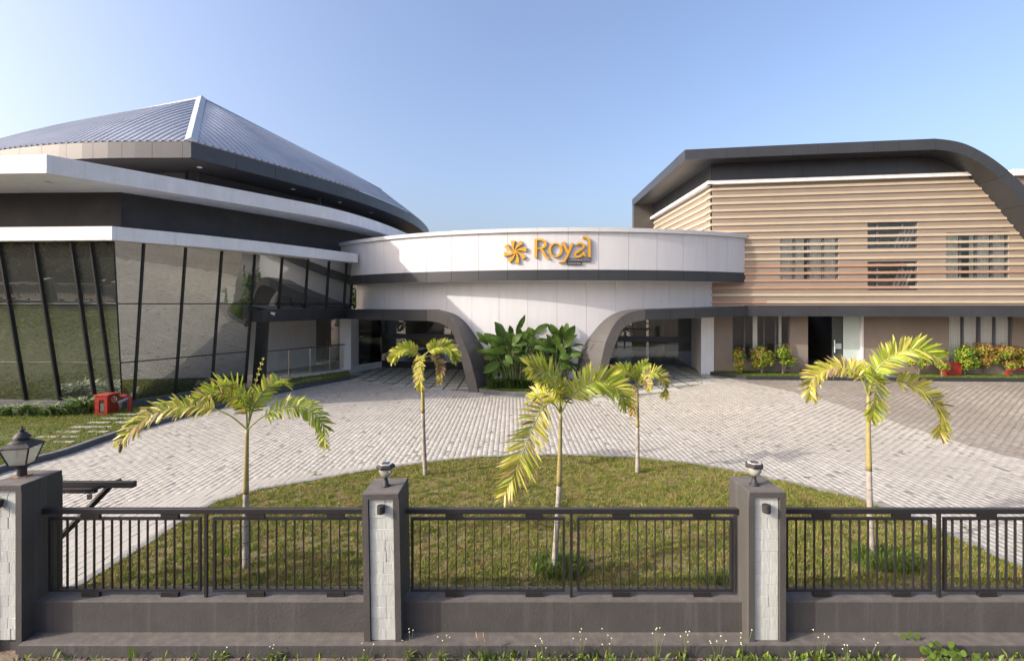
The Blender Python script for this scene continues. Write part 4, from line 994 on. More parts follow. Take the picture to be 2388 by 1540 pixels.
# entrance of the block
dr = part('door', ([(15.55, gy(15.55)+.12, .84), (16.03, gy(16.03)+.12, .84), (16.03, gy(16.03)+.12, 3.38), (15.55, gy(15.55)+.12, 3.38)], [(0, 1, 2, 3)]), 'clear_glass', block)
part('handle', join(rod([(15.63, gy(15.63)+.05, 1.55), (15.63, gy(15.63)+.05, 2.15)], .025, 6)), 'plastic_white', dr)
part('door_band', box(15.68, 16.0, gy(15.8)+.105, gy(15.8)+.113, 1.72, 1.98), 'frosted', dr)
part('side_light', ([(16.05, gy(16.05)+.10, .84), (16.80, gy(16.8)+.10, .84), (16.80, gy(16.8)+.10, 3.38), (16.05, gy(16.05)+.10, 3.38)], [(0, 1, 2, 3)]), 'frosted', block)
part('door_jamb', box(16.81, 16.90, gy(16.85)-.03, gy(16.85)+.2, .80, 3.38), 'white_paint', block)
part('hall_room', join(box(13.2, 13.25, 23.3, 28, .8, 3.4), box(17.5, 17.55, 23.2, 28, .8, 3.4), box(13.2, 17.5, 28, 28.1, .8, 3.4), box(13.2, 17.5, 23.0, 28, .75, .81)), 'room', block)
part('inner_column', box(14.75, 15.05, 24.2, 24.5, .81, 3.4), 'room_white', block)
part('stair_rail', join(rod([(15.0, 24.8, 1.85), (16.6, 25.6, 1.80)], .03, 6), rod([(15.0, 24.8, 1.6), (16.6, 25.6, 1.55)], .02, 6), rod([(15.0, 24.8, .8), (15.0, 24.8, 1.9)], .03, 6)), 'black', block)
part('step', bbox(13.95, 17.6, gy(15.5)-.45, gy(15.5)+.02, .3, .79, .01), 'granite', block)
part('step', bbox(14.25, 17.3, gy(15.5)-1.05, gy(15.5)-.46, .3, .66, .01), 'granite', block)
# further block at the right edge
t = thing('rear_block', (36, 34, 0), 'brown block with a white roof edge rising behind the hood at the right edge', 'building')
part('wall', box(31.9, 44, 30.0, 40, 0, 12.0), 'brown_wall', t)
part('roof_edge', bbox(31.7, 44.2, 29.8, 40, 12.003, 12.4, .02), 'white_paint', t)

# ------------------------------------------------------------------ beds, lawns beside the buildings
turf('left_lawn', [(-12.35, 6.0)]+[p for p in offs(KL, -.15)][1:]+[(-8.55, 24.9), (-9.1, 26.2), (-11.85, 22.2), (-11.5, 20.3), (-12.1, 19.1), (-13.8, 16.8), (-22, 17.2), (-48, 18.4), (-48, 6.1)], lambda x, y: 0.10+0.07*ss(13, 17, y), 250000, 0.03, 0.08, 'left_grass', 0.010, soil='lawn_base', hole=lambda x, y: (x < -19.5) & (rng.uniform(0, 1, len(x)) < .6))
ll = bpy.data.objects['left_lawn']
def stone(cx, cy, lx_, ly_, z, rz):
    c, s = math.cos(rz), math.sin(rz)
    ps = [(cx+c*a*lx_/2-s*b*ly_/2, cy+s*a*lx_/2+c*b*ly_/2) for a, b in ((-1, -1), (1, -1), (1, 1), (-1, 1))]
    part('stepping_stone', prism(ps, z-.05, z+.03), 'slab', ll)
for i in range(14):
    y = 11.9+i*.50; bx = -13.15+0.02*i
    if i < 11:
        stone(bx+random.uniform(-.1, .1), y, .66, .15, .105+.07*float(ss(13, 17, y)), R(2)); stone(bx+.82+random.uniform(-.08, .08)-(.3 if i % 2 else 0), y+.03, .56, .14, .105+.07*float(ss(13, 17, y)), R(2))
    if i < 7: stone(-11.30+.22*i, 18.9+i*.72, .55, .15, .175, R(8)); stone(-11.05+.22*i, 19.2+i*.72, .45, .14, .175, R(8))
turf('planter_bed', PLANT[0:1]+[p for p in offs(PLANT, -.14)][1:-1]+[(3.3, 20.5), (2.9, 21.25), (1.5, 21.2), (0, 21.4), (-1.0, 21.8)], lambda x, y: 0.15+0.02*(np.asarray(y)-20), 26000, 0.03, 0.075, 'grass_fresh', .010)
bed = [p for p in offs(KR, -.14)]
turf('right_bed', bed[:5]+[bed[5], (26, 20.7), (26, 21.95)]+[(24, gy(24)+.02), (17.7, gy(17.7)+.02), (17.6, gy(15.5)-.5), (13.9, gy(15.5)-.5), (13.8, gy(13.8)+.02), (10.0, gy(10)+.02)], lambda x, y: 0.56+0*np.asarray(x), 45000, 0.03, 0.07, 'grass_fresh', .011, hole=lambda x, y: (x > 13.5) & (x < 17.8))
part('entry_path', prism([(13.9, 21.55), (17.7, 21.4), (17.7, 22.0), (13.9, 22.2)], .3, .585), 'kerb', kind='structure')

# ------------------------------------------------------------------ glass rail of the veranda, camera, fire gear
t = thing('glass_railing', (-10.4, 24.4, .3), 'glass balustrade with steel posts along the veranda left of the entrance', 'railing')
ra, rb = Vector((-11.72, 22.5, 0)), Vector((-9.12, 26.28, 0)); dirn = (rb-ra).normalized()
part('hand_rail', rod([tuple(ra+Vector((0, 0, 1.63))), tuple(rb+Vector((0, 0, 1.66)))], .04, 8), 'steel', t)
for k in range(5):
    p = ra.lerp(rb, k/4)
    part('post', rod([(p.x, p.y, .31), (p.x, p.y, 1.62)], .032, 8), 'steel', t)
    if k < 4:
        p2 = ra.lerp(rb, (k+1)/4); a, b = p+dirn*.06, p2-dirn*.06
        part('pane', ([(a.x, a.y, .38), (b.x, b.y, .38), (b.x, b.y, 1.55), (a.x, a.y, 1.55)], [(0, 1, 2, 3)]), 'clear_glass', t)
t = thing('security_camera', (-10.35, 20.6, 3.5), 'small white security camera on the grey beam beside the mirror glass', 'camera')
part('mount', lathe(-10.38, 20.5, [(.05, 3.44), (.05, 3.50)], 10), 'plastic_white', t)
part('body', rod([(-10.42, 20.45, 3.50), (-10.17, 20.30, 3.44)], [.055, .06], 12), 'plastic_white', t)
part('lens', rod([(-10.168, 20.298, 3.44), (-10.13, 20.275, 3.432)], .05, 12), 'lens', t)
def cabinet(x0, x1, y0, y1, z0, z1, label, glass=True):
    t = thing('hose_cabinet', ((x0+x1)/2, (y0+y1)/2, z0), label, 'fire hose cabinet')
    part('body', bbox(x0, x1, y0+.02, y1, z0, z1, .01), 'red', t)
    part('roof', bbox(x0-.03, x1+.03, y0-.02, y1+.02, z1+.001, z1+.05, .008), 'red', t)
    d = part('door', join(box(x0+.01, x0+.16, y0-.01, y0+.018, z0+.03, z1-.02), box(x1-.12, x1-.01, y0-.01, y0+.018, z0+.03, z1-.02), box(x0+.16, x1-.12, y0-.01, y0+.018, z0+.03, z0+.11), box(x0+.16, x1-.12, y0-.01, y0+.018, z1-.12, z1-.02)), 'red', t)
    if glass:
        part('pane', box(x0+.16, x1-.12, y0+.002, y0+.012, z0+.11, z1-.12), 'window_glass', d)
        part('hose', box(x0+.18, x1-.14, y0+.013, y0+.019, z0+.13, z0+.42), 'plastic_white', t)
    return t
cabinet(-14.02, -13.58, 15.85, 16.3, .14, .80, 'red fire hose cabinet with a glass door on the left lawn')
t = thing('fire_hydrant', (-13.20, 16.25, .1), 'red hydrant standpipe with a valve wheel beside the red cabinet', 'hydrant')
part('pipe', rod([(-13.16, 16.25, .05), (-13.16, 16.25, .66), (-13.24, 16.20, .74), (-13.38, 16.15, .74)], .07, 10), 'red', t)
part('outlet', rod([(-13.20, 16.20, .66), (-13.30, 15.95, .56)], [.05, .06], 10), 'steel', t)
ring = [(-13.44+.09*math.cos(a), 15.95, .68+.09*math.sin(a)) for a in [2*math.pi*k/14 for k in range(15)]]
part('valve_wheel', join(rod(ring, .014, 6), rod([(-13.53, 15.95, .68), (-13.35, 15.95, .68)], .01, 5), rod([(-13.44, 15.95, .59), (-13.44, 15.95, .77)], .01, 5)), 'steel', t)
cabinet(20.0, 20.72, 21.75, 22.1, .55, 1.15, 'red fire cabinet standing under a small shrub by the brown wall', False)
t = thing('fire_pipe', (23.4, 21.8, .55), 'dark red fire pipe lying low along the brown wall at the right edge', 'pipe')
part('pipe', rod([(22.9, 21.75, .86), (25.2, 21.55, .86)], .035, 8), 'red', t)
part('foot', box(22.80, 22.9, 21.70, 21.80, .5, .84), 'red', t)
part('foot', box(23.6, 23.72, 21.6, 21.74, .5, .80), 'red', t)

# ------------------------------------------------------------------ palms
def frond(par, pts, nl, Lm, mats, droop=0.5, wid=.017, t0=.2, rad=.014, lift=.25, seed=0, roll=62):
    """rachis through pts, leaflets on both sides; mats: list of (material index, weight) chosen along the frond"""
    rs = random.Random(seed); P = [Vector(p) for p in smooth(pts, 8)]; n = len(P)
    rr_ = [rad*(1-.75*i/(n-1)) for i in range(n)]
    v, f = rod([tuple(p) for p in P], rr_, 5); fm = [3]*len(f)
    d = [0]
    for a, b in zip(P, P[1:]): d.append(d[-1]+(b-a).length)
    nl = int(nl*1.55)
    for i in range(nl):
        tt = t0+(1-t0)*(i+.5)/nl; s = tt*d[-1]; k = max(0, min(n-2, next((j for j in range(n-1) if d[j+1] >= s), n-2)))
        u = (s-d[k])/max(1e-6, d[k+1]-d[k]); p = P[k].lerp(P[k+1], u); T = (P[k+1]-P[k]).normalized()
        S = T.cross(Vector((0, 0, 1)))
        if S.length < .15: S = Vector((1, 0, 0)).cross(T) if abs(T.x) < .8 else Vector((0, 1, 0))
        S.normalize(); U = S.cross(T).normalized()
        ra = R(roll)*min(1.0, T.cross(Vector((0, 1, 0))).length*1.1)      # blades turn their upper face to the sunny front
        if (U*math.cos(ra)+S*math.sin(ra)).y > (U*math.cos(ra)-S*math.sin(ra)).y: ra = -ra
        S, U = S*math.cos(ra)-U*math.sin(ra), U*math.cos(ra)+S*math.sin(ra)
        env = (math.sin(math.pi*min(1, .12+.80*(tt-t0)/(1-t0))))**.45
        for sd_ in (-1, 1):
            L = Lm*0.94*env*rs.uniform(.75, 1.1); phi = R(14+38*tt+rs.uniform(-12, 12))
            D = (S*sd_*math.cos(phi)+T*math.sin(phi)+U*(lift*1.3+rs.uniform(-.38, .38))).normalized()
            q1 = p+D*L*.5; D2 = (D+Vector((0, 0, -droop*.55*rs.uniform(.4, 1.3)))).normalized(); q2 = q1+D2*L*.5
            W = D.cross(U); W = (T*.8+U*rs.uniform(-.45, .45)); W = (W-D*W.dot(D)).normalized()*wid*rs.uniform(.75, 1.1)
            b = len(v)
            v += [tuple(p-W*.35), tuple(p+W*.35), tuple(q1-W), tuple(q1+W), tuple(p.lerp(q1, .5)-W*.9), tuple(p.lerp(q1, .5)+W*.9), tuple(q1.lerp(q2, .6)-W*.7), tuple(q1.lerp(q2, .6)+W*.7), tuple(q2)]
            f += [(b, b+1, b+5, b+4), (b+4, b+5, b+3, b+2), (b+2, b+3, b+7, b+6), (b+6, b+7, b+8)]
            z = rs.random(); acc = 0; mi = mats[-1][0]
            for m_, w_ in mats:
                acc += w_
                if z < acc: mi = m_; break
            tip = 2 if (rs.random() < .18) else mi
            fm += [mi, mi, mi, tip]
    return part('frond', (v, f), ['palm_green', 'palm_yellow', 'palm_dry', 'petiole'], par, fm=fm)
def palm(base, crown, label, fronds, r0, seed, white=None):
    t = thing('palm_tree', base, label, 'palm tree', 'young palms in the front lawn')
    rs = random.Random(seed); B, Cn = Vector(base), Vector(crown)
    bend = Vector((rs.uniform(-.03, .03), rs.uniform(-.03, .03), 0)); n = 26; pts, rad = [], []
    for i in range(n+1):
        u = i/n; p = B.lerp(Cn, u)+bend*math.sin(u*math.pi); pts.append(tuple(p)); rad.append(r0*(1.25-.45*u if u < .3 else 1.115-.35*(u-.3))*(1+.03*(i % 2)))
    k = int(n*.56); tr = part('trunk', rod(pts[:k+1], rad[:k+1], 12), 'trunk', t, smooth=True)
    part('crownshaft', rod(pts[k:], [q_*(1.12-.35*i/max(1, n-k)) for i, q_ in enumerate(rad[k:])], 12), 'shaft', t, smooth=True)
    for i in range(2, k, 3):
        p = Vector(pts[i]); part('trunk_ring', lathe(p.x, p.y, [(rad[i]*1.02, p.z-.006), (rad[i]*1.07, p.z), (rad[i]*1.02, p.z+.006)], 12), 'node', tr)
    for i, fr in enumerate(fronds):
        pts_ = [tuple(Cn+Vector(q_)) for q_ in fr['p']]
        frond(t, pts_, fr.get('n', 34), fr.get('L', .26), fr['m'], fr.get('d', .5), fr.get('w', .0165), fr.get('t0', .2), fr.get('r', .013), fr.get('lift', .25), seed*31+i)
    return t
G_, Y_, GY, YD, DR = [(0, 1.0)], [(1, 1.0)], [(0, .6), (1, .4)], [(1, .7), (2, .3)], [(2, .7), (1, .3)]
def fp(scale, cx, cy, pts, ys):
    return [((x-cx)*scale, y_, -(y-cy)*scale) for (x, y), y_ in zip(pts, ys)]
s1 = 0.00632/2.753
palm((-3.92, 6.95, 0), (-3.90, 6.95, 2.05), 'palm with long level left and right fronds near the lantern', [
    dict(p=fp(s1, 820, 615, [(820, 615), (720, 520), (590, 465), (400, 455), (250, 520), (120, 670)], [0, -.05, -.1, -.2, -.3, -.35]), m=[(1, .62), (2, .23), (0, .15)], n=40, L=.27, d=.9, t0=.28, lift=.12),
    dict(p=fp(s1, 820, 615, [(820, 615), (930, 530), (1080, 465), (1205, 475), (1300, 570), (1310, 730)], [0, -.05, -.08, -.05, 0, .05]), m=[(0, .8), (1, .2)], n=38, L=.25, d=1.0, t0=.22, lift=.1),
    dict(p=fp(s1, 820, 615, [(820, 615), (822, 480), (812, 360), (800, 300), (790, 290)], [0, -.05, -.2, -.45, -.75]), m=[(0, .8), (1, .2)], n=30, L=.30, d=.3, t0=.25),
    dict(p=fp(s1, 820, 615, [(820, 615), (795, 480), (740, 400), (670, 360), (610, 390)], [0, .05, -.05, -.25, -.45]), m=[(1, .5), (0, .35), (2, .15)], n=30, L=.26, d=.5),
    dict(p=fp(s1, 820, 615, [(820, 615), (840, 480), (870, 380), (890, 350), (900, 400)], [0, .1, .3, .6, .85]), m=GY, n=28, L=.26, d=.4),
    dict(p=fp(s1, 820, 615, [(830, 560), (850, 420), (885, 260), (916, 150)], [0, 0, .02, .05]), m=Y_, n=4, L=.05, t0=.5),
], .036, 1)
s3 = 0.00627/2.914
palm((0.61, 6.9, 0), (0.71, 6.9, 2.30), 'leaning palm with drooping yellow left frond in the middle bay', [
    dict(p=fp(s3, 545, 530, [(545, 530), (532, 410), (495, 310), (425, 235), (325, 190)], [0, -.05, -.12, -.22, -.35]), m=[(0, .4), (1, .6)], n=44, L=.36, d=.5, lift=.05),
    dict(p=fp(s3, 545, 530, [(545, 530), (620, 410), (750, 325), (880, 330), (965, 395), (995, 480)], [0, 0, .05, .1, .1, .1]), m=[(0, .6), (1, .4)], n=44, L=.36, d=.5, lift=.22),
    dict(p=fp(s3, 545, 530, [(545, 530), (480, 450), (400, 500), (320, 660), (240, 850), (165, 1010)], [0, -.08, -.2, -.32, -.4, -.42]), m=[(1, .75), (0, .1), (2, .15)], n=48, L=.40, d=.2, lift=.12, w=.013),
    dict(p=fp(s3, 545, 530, [(545, 530), (570, 430), (640, 400), (720, 430)], [0, .1, .35, .65]), m=[(1, .7), (2, .3)], n=26, L=.28, d=.5),
    dict(p=fp(s3, 545, 530, [(545, 530), (500, 430), (430, 420), (350, 480)], [0, .1, .3, .5]), m=[(1, .7), (0, .15), (2, .15)], n=28, L=.30, d=.5),
    dict(p=fp(s3, 545, 530, [(545, 530), (545, 400), (540, 300)], [0, .02, .05]), m=GY, n=10, L=.16, t0=.3),
], .035, 2)
s4 = 0.00659/3.097
palm((5.53, 7.25, 0), (5.475, 7.25, 2.49), 'tall palm with a high arching right frond by the right-hand pillar', [
    dict(p=fp(s4, 690, 450, [(690, 450), (715, 280), (830, 150), (970, 105), (1100, 170)], [0, -.05, -.12, -.2, -.25]), m=[(0, .85), (1, .15)], n=40, L=.30, d=.45, lift=.2),
    dict(p=fp(s4, 690, 450, [(690, 450), (640, 310), (540, 255), (410, 290), (335, 380), (335, 490)], [0, .05, .12, .2, .22, .2]), m=[(1, .72), (2, .2), (0, .08)], n=38, L=.26, d=.6),
    dict(p=fp(s4, 690, 450, [(690, 450), (675, 310), (620, 320), (575, 420), (535, 560)], [0, -.15, -.32, -.45, -.5]), m=[(0, .55), (1, .45)], n=38, L=.29, d=.4),
    dict(p=fp(s4, 690, 450, [(690, 450), (770, 385), (900, 345), (1060, 405), (1180, 550), (1205, 740)], [0, 0, -.02, -.05, -.05, 0]), m=[(1, .75), (2, .15), (0, .1)], n=44, L=.29, d=.4, t0=.28),
    dict(p=fp(s4, 690, 450, [(690, 450), (700, 330), (690, 270), (650, 290)], [0, .12, .35, .65]), m=Y_, n=24, L=.25, d=.4),
], .036, 3)
s2 = 0.0097/4.504
palm((-1.96, 10.67, 0), (-2.02, 10.67, 2.68), 'straight slim palm behind the left solar lamp', [
    dict(p=fp(s2, 385, 250, [(385, 250), (330, 190), (230, 150), (140, 190), (75, 275)], [0, -.05, -.1, -.1, -.08]), m=[(0, .55), (1, .45)], n=34, L=.27, d=.5, lift=.3, w=.024),
    dict(p=fp(s2, 385, 250, [(390, 250), (440, 190), (540, 140), (650, 160), (735, 275)], [0, 0, .05, .1, .1]), m=[(0, .45), (1, .55)], n=36, L=.28, d=.5, lift=.3, w=.024),
    dict(p=fp(s2, 385, 250, [(385, 250), (395, 220), (402, 300), (410, 420), (416, 535)], [0, -.18, -.4, -.52, -.55]), m=[(1, .9), (2, .1)], n=38, L=.26, d=.3),
    dict(p=fp(s2, 385, 250, [(385, 250), (470, 235), (545, 310), (572, 420), (560, 515)], [0, .05, .1, .08, .05]), m=[(2, .55), (1, .45)], n=30, L=.20, d=.4),
    dict(p=fp(s2, 385, 250, [(385, 250), (330, 250), (300, 330), (330, 470)], [0, .1, .2, .2]), m=DR, n=26, L=.18, d=.5),
], .040, 4)
s5 = 0.00985/2.914
palm((2.88, 10.83, 0), (2.875, 10.83, 1.99), 'short palm right of the leaning palm near the lawn edge', [
    dict(p=fp(s5, 1068, 280, [(1068, 280), (1035, 200), (980, 155), (920, 170), (875, 245)], [0, -.05, -.1, -.1, -.05]), m=[(0, .5), (1, .5)], n=34, L=.26, d=.5, lift=.28, w=.024),
    dict(p=fp(s5, 1068, 280, [(1068, 280), (1082, 205), (1105, 155), (1150, 125)], [0, .05, .1, .2]), m=G_, n=28, L=.24, d=.3),
    dict(p=fp(s5, 1068, 280, [(1068, 280), (1120, 200), (1190, 180), (1240, 240), (1250, 350)], [0, -.05, -.1, -.1, -.05]), m=[(1, .55), (0, .3), (2, .15)], n=36, L=.26, d=.5),
    dict(p=fp(s5, 1068, 280, [(1068, 280), (1035, 265), (1012, 330), (1025, 455)], [0, -.1, -.15, -.15]), m=DR, n=28, L=.20, d=.4),
    dict(p=fp(s5, 1068, 280, [(1068, 280), (1090, 230), (1100, 230), (1110, 270)], [0, -.15, -.35, -.5]), m=YD, n=24, L=.2, d=.4),
], .040, 5)

# ------------------------------------------------------------------ planting
def blades(n, cx, cy, rx, ry, z, hmin, hmax, w_, seed, curve=.6):
    rs = np.random.default_rng(seed); v, f = [], []
    for i in range(n):
        a = rs.uniform(0, 6.283); r_ = math.sqrt(rs.uniform(0, 1)); x, y = cx+math.cos(a)*r_*rx, cy+math.sin(a)*r_*ry
        h = rs.uniform(hmin, hmax); b = rs.uniform(0, 6.283); o = h*curve*rs.uniform(.3, 1.2); ww = w_*rs.uniform(.6, 1.3)
        dx, dy = math.cos(b), math.sin(b); px, py = -dy*ww, dx*ww; k = len(v)
        v += [(x-px*.5, y-py*.5, z), (x+px*.5, y+py*.5, z), (x+dx*o*.35-px, y+dy*o*.35-py, z+h*.65), (x+dx*o*.35+px, y+dy*o*.35+py, z+h*.65), (x+dx*o, y+dy*o, z+h*.8)]
        f += [(k, k+1, k+3, k+2), (k+2, k+3, k+4)]
    return v, f
def tuft(name, n, cx, cy, rx, ry, z, h0, h1, w_, m, label, cat='plant', group=None, seed=1, curve=.6):
    t = thing(name, (cx, cy, z), label, cat, group)
    part('leaves', blades(n, cx, cy, rx, ry, z, h0, h1, w_, seed, curve), m, t, kind='stuff'); return t
tuft('grass_clump', 900, .66, 6.92, .40, .34, .01, .06, .24, .006, 'grass_fresh', 'tall dark grass clump round the foot of the leaning palm', 'grass clump', seed=2)
tuft('grass_clump', 1100, 5.6, 7.1, .50, .36, .01, .06, .26, .006, 'grass_fresh', 'tall dark grass clump round the foot of the tall right palm', 'grass clump', seed=3)
tuft('grass_clump', 350, 2.95, 6.6, .4, .2, .01, .06, .18, .006, 'grass_fresh', 'low dark grass clump beside the right-hand pillar', 'grass clump', seed=4)
# broad-leaved clumps in the planter
def leaf(base, tip, wd, cup, roll, n=7):
    B, T = Vector(base), Vector(tip); ax = T-B; L = ax.length; d = ax.normalized()
    side = d.cross(Vector((0, -1, 0.35))).normalized()
    side = (Matrix.Rotation(roll, 3, d) @ side); nrm = side.cross(d).normalized()
    v, f = [], []
    for i in range(n+1):
        u = i/n; c = B+ax*u+nrm*(-cup*L*4*(u-.5)**2+cup*L)+Vector((0, 0, -.12*L*u*u))
        hw = wd*math.sin(math.pi*min(1, max(0, .04+.95*u)))**.65*(1 if u < .6 else 1-.25*(u-.6))
        wv = .02*math.sin(u*17)
        v += [tuple(c-side*hw+nrm*(hw*.30+wv)), tuple(c), tuple(c+side*hw+nrm*(hw*.30-wv))]
    for i in range(n):
        a = 3*i; f += [(a, a+1, a+4, a+3), (a+1, a+2, a+5, a+4)]
    return v, f
def clump(label, cx, cy, z, leaves, seed):
    t = thing('leafy_plant', (cx, cy, z), label, 'plant', 'broad-leaved plants in the planter')
    rs = random.Random(seed); extra = []
    for q in leaves:
        for _ in range(2):
            j = [rs.uniform(-.30, .30), rs.uniform(-.55, .10)]; an = rs.uniform(-.9, .9); dx, dz = q[2]-q[0], q[3]-q[1]
            extra.append((q[0]+j[0], max(.9, q[1]+j[1]), q[0]+j[0]+dx*math.cos(an)-dz*math.sin(an), max(.75, q[1]+j[1]+dx*math.sin(an)+dz*math.cos(an)), q[4]*.85, rs.uniform(0, .35)))
    leaves = list(leaves)+extra
    for (x0, zz0, x1, z1, wd, dy) in leaves:
        bx = cx+(x0-cx)*.35
        foot = (bx+rs.uniform(-.15, .15), cy+rs.uniform(-.1, .15), z)
        y0 = cy+dy
        part('stem', rod([foot, ((foot[0]*.6+x0*.4), (foot[1]+y0)/2, z+(zz0-z)*.55), (x0, y0, zz0)], [.022, .017, .011], 5), 'stem', t)
        part('leaf', leaf((x0, y0, zz0), (x1+(x1-x0)*.38, y0-rs.uniform(-.10, .22), z1+(z1-zz0)*.38), wd*.98, rs.uniform(.03, .12), rs.uniform(-.5, .5)), 'big_leaf', t, smooth=True)
    return t
def zc(x, y):                             # planter sketch coordinates to metres on the planter plane
    return ((1780+x/5.133)/1.6087-1193.5)*21.0/1100, 3.9-((1180+y/5.133)/1.6087-708)*21.0/1100
def mk(lst, seed):
    rs = random.Random(seed); out = []
    for (x0, y0, x1, y1, w_) in lst:
        a, b = zc(x0, y0); c, d = zc(x1, y1); out.append((a, b, c, d, w_*21.0/1100/5.133/1.6087/2*1.0, rs.uniform(-.45, .15)))
    return out
left_l = [(570, 420, 440, 180, 170), (700, 420, 680, 240, 120), (800, 320, 910, 65, 90), (1090, 400, 1050, 255, 130), (1130, 370, 1345, 195, 130), (640, 560, 590, 350, 200), (420, 560, 250, 380, 170), (250, 580, 95, 360, 110), (600, 530, 380, 420, 120), (740, 560, 860, 380, 150), (900, 500, 960, 340, 160), (1010, 520, 1090, 380, 130), (560, 600, 340, 520, 130), (720, 560, 925, 520, 150), (620, 700, 380, 650, 150), (650, 650, 500, 620, 90), (700, 690, 860, 640, 110), (880, 700, 1010, 640, 110), (1020, 680, 1190, 650, 110), (1120, 620, 1300, 630, 100), (450, 740, 215, 660, 110), (520, 760, 280, 790, 110), (640, 820, 470, 930, 160), (480, 900, 260, 1010, 170), (700, 820, 860, 820, 130), (840, 830, 980, 800, 140), (600, 760, 700, 850, 130), (1100, 760, 1230, 850, 140), (980, 760, 1120, 700, 120), (1060, 860, 1010, 960, 110), (540, 860, 640, 930, 100), (900, 760, 1000, 860, 130), (1130, 480, 1330, 600, 150), (760, 480, 700, 360, 150), (850, 430, 850, 270, 120), (1180, 560, 1060, 470, 110), (1230, 800, 1390, 830, 110), (760, 660, 640, 610, 110)]
right_l = [(1570, 420, 1440, 220, 140), (1620, 430, 1500, 210, 150), (1700, 480, 1840, 240, 170), (1560, 560, 1540, 420, 180), (1600, 700, 1640, 560, 170), (1480, 560, 1350, 490, 110), (1500, 640, 1370, 560, 120), (1560, 700, 1320, 680, 100), (1720, 560, 1900, 400, 90), (1680, 620, 1800, 520, 120), (1560, 840, 1480, 800, 150), (1620, 800, 1760, 780, 150), (1760, 830, 1950, 740, 120), (1820, 760, 1960, 690, 110), (1600, 900, 1780, 960, 110), (1540, 820, 1400, 870, 140), (1720, 720, 1840, 680, 120), (1450, 620, 1560, 760, 140), (1660, 740, 1700, 640, 140)]
clump('wide broad-leaved green plant in the planter beside the left foot', .25, 21.0, .2, mk(left_l, 1), 3)
clump('smaller broad-leaved green plant in the planter beside the right foot', 2.05, 20.9, .2, mk(right_l, 2), 4)
for i, (x, n) in enumerate(((-.75, 260), (-.15, 300), (.5, 300), (1.1, 240), (1.7, 220), (2.35, 260))):
    tuft('strap_leaf_plant', n, x, 20.75+.06*(i % 2), .34, .2, .17, .25, .62, .018, 'grass_dark', ['dark strap-leaved plant beside the left foot in the planter', 'dark strap-leaved plant under the left side of the wide leafy plant', 'dark strap-leaved plant under the middle of the wide leafy plant', 'dark strap-leaved plant between the two leafy plants', 'dark strap-leaved plant under the smaller leafy plant', 'dark strap-leaved plant beside the right foot in the planter'][i], group='low plants in the planter', seed=20+i, curve=.9)
# shrubs in front of the timber block
def shrub(x, y, z, blobs, red, label, seed, leafn=760):
    t = thing('shrub', (x, y, z), label, 'shrub', 'small trimmed shrubs in front of the timber block'); rs = np.random.default_rng(seed)
    v, f, fm = [], [], []
    stems = []
    for (dx, dz, r_, hz) in blobs:
        dz *= 1.08; hz *= 1.1; r_ *= 1.06; n = int(leafn*(r_/.4)**2)+60; c = np.array([x+dx, y, z+dz])
        stems.append(rod([(x, y, z-.05), (x+dx*.3, y, z+dz*.5), (x+dx, y, z+dz)], [.03, .022, .01], 6))
        sub_ = rs.normal(0, 1, (9, 3)); sub_ /= np.linalg.norm(sub_, axis=1)[:, None]
        for i in range(n):
            s_ = sub_[rs.integers(0, 9)]*rs.uniform(.25, .75); d = rs.normal(0, .33, 3)+s_; l = np.linalg.norm(d)
            if l > 1.08: d *= rs.uniform(.85, 1.05)/l
            p = c+d*np.array([r_, r_*.9, hz]); nn = d/np.linalg.norm(d)+rs.normal(0, .5, 3)+np.array([0, 0, .5]); nn /= np.linalg.norm(nn)
            a = np.cross(nn, rs.normal(0, 1, 3)); a /= np.linalg.norm(a); b = np.cross(nn, a); s = rs.uniform(.035, .062)
            k = len(v); v += [tuple(p-a*s), tuple(p+b*s*.5), tuple(p+a*s), tuple(p-b*s*.5)]; f.append((k, k+1, k+2, k+3))
            fm.append(1 if rs.random() < red*(.35+.9*max(0, d[2]+.3)) else 0)
    part('foliage', (v, f), ['shrub_green', 'shrub_red'], t, kind='stuff', fm=fm)
    part('stems', join(*stems), 'bark', t)
def shx(px): return (px-1193.5)/1100
YS = 22.35
shrub(shx(1729)*YS, YS, .57, [(-.12, .85, .30, .33), (-.05, .42, .30, .30)], .55, 'orange tinged shrub nearest the white wall corner', 1)
shrub(shx(1776)*YS, YS, .57, [(-.1, .85, .42, .42), (.22, .70, .38, .38), (-.2, .5, .32, .25)], .45, 'widest green and orange shrub under the left ground window', 2)
shrub(shx(1824)*YS, YS, .57, [(.02, 1.0, .34, .36), (.38, .58, .28, .26), (.05, .55, .2, .18)], .22, 'green two-headed shrub just left of the doorway steps', 3)
shrub(shx(2141)*YS*.985, YS*.985, .57, [(.16, 1.05, .36, .40), (-.35, .55, .20, .16), (.2, .5, .26, .24)], .15, 'green shrub right of the doorway behind the high palm frond', 4)
shrub(shx(2195)*21.5, 21.5, .57, [(.03, 1.05, .27, .16), (.10, .45, .26, .22)], .25, 'thin shrub in front of the red cabinet', 5)
shrub(shx(2248)*21.9, 21.9, .57, [(.12, .95, .46, .42), (.05, .55, .48, .35)], .12, 'dense green shrub at the left of the right ground window', 6)
shrub(shx(2295)*22.1, 22.1, .57, [(-.05, 1.15, .40, .36), (.25, .75, .36, .3), (.0, .55, .28, .25)], .85, 'red topped shrub in the middle of the right ground window', 7)
shrub(shx(2349)*21.9, 21.9, .57, [(-.15, 1.05, .40, .34), (.25, .95, .38, .36), (.1, .5, .34, .26)], .75, 'red and yellow shrub at the right of the right ground window', 8)
shrub(shx(2392)*21.9, 21.9, .57, [(0, .85, .42, .40), (.0, .5, .3, .25)], .8, 'red shrub cut by the right edge', 9)
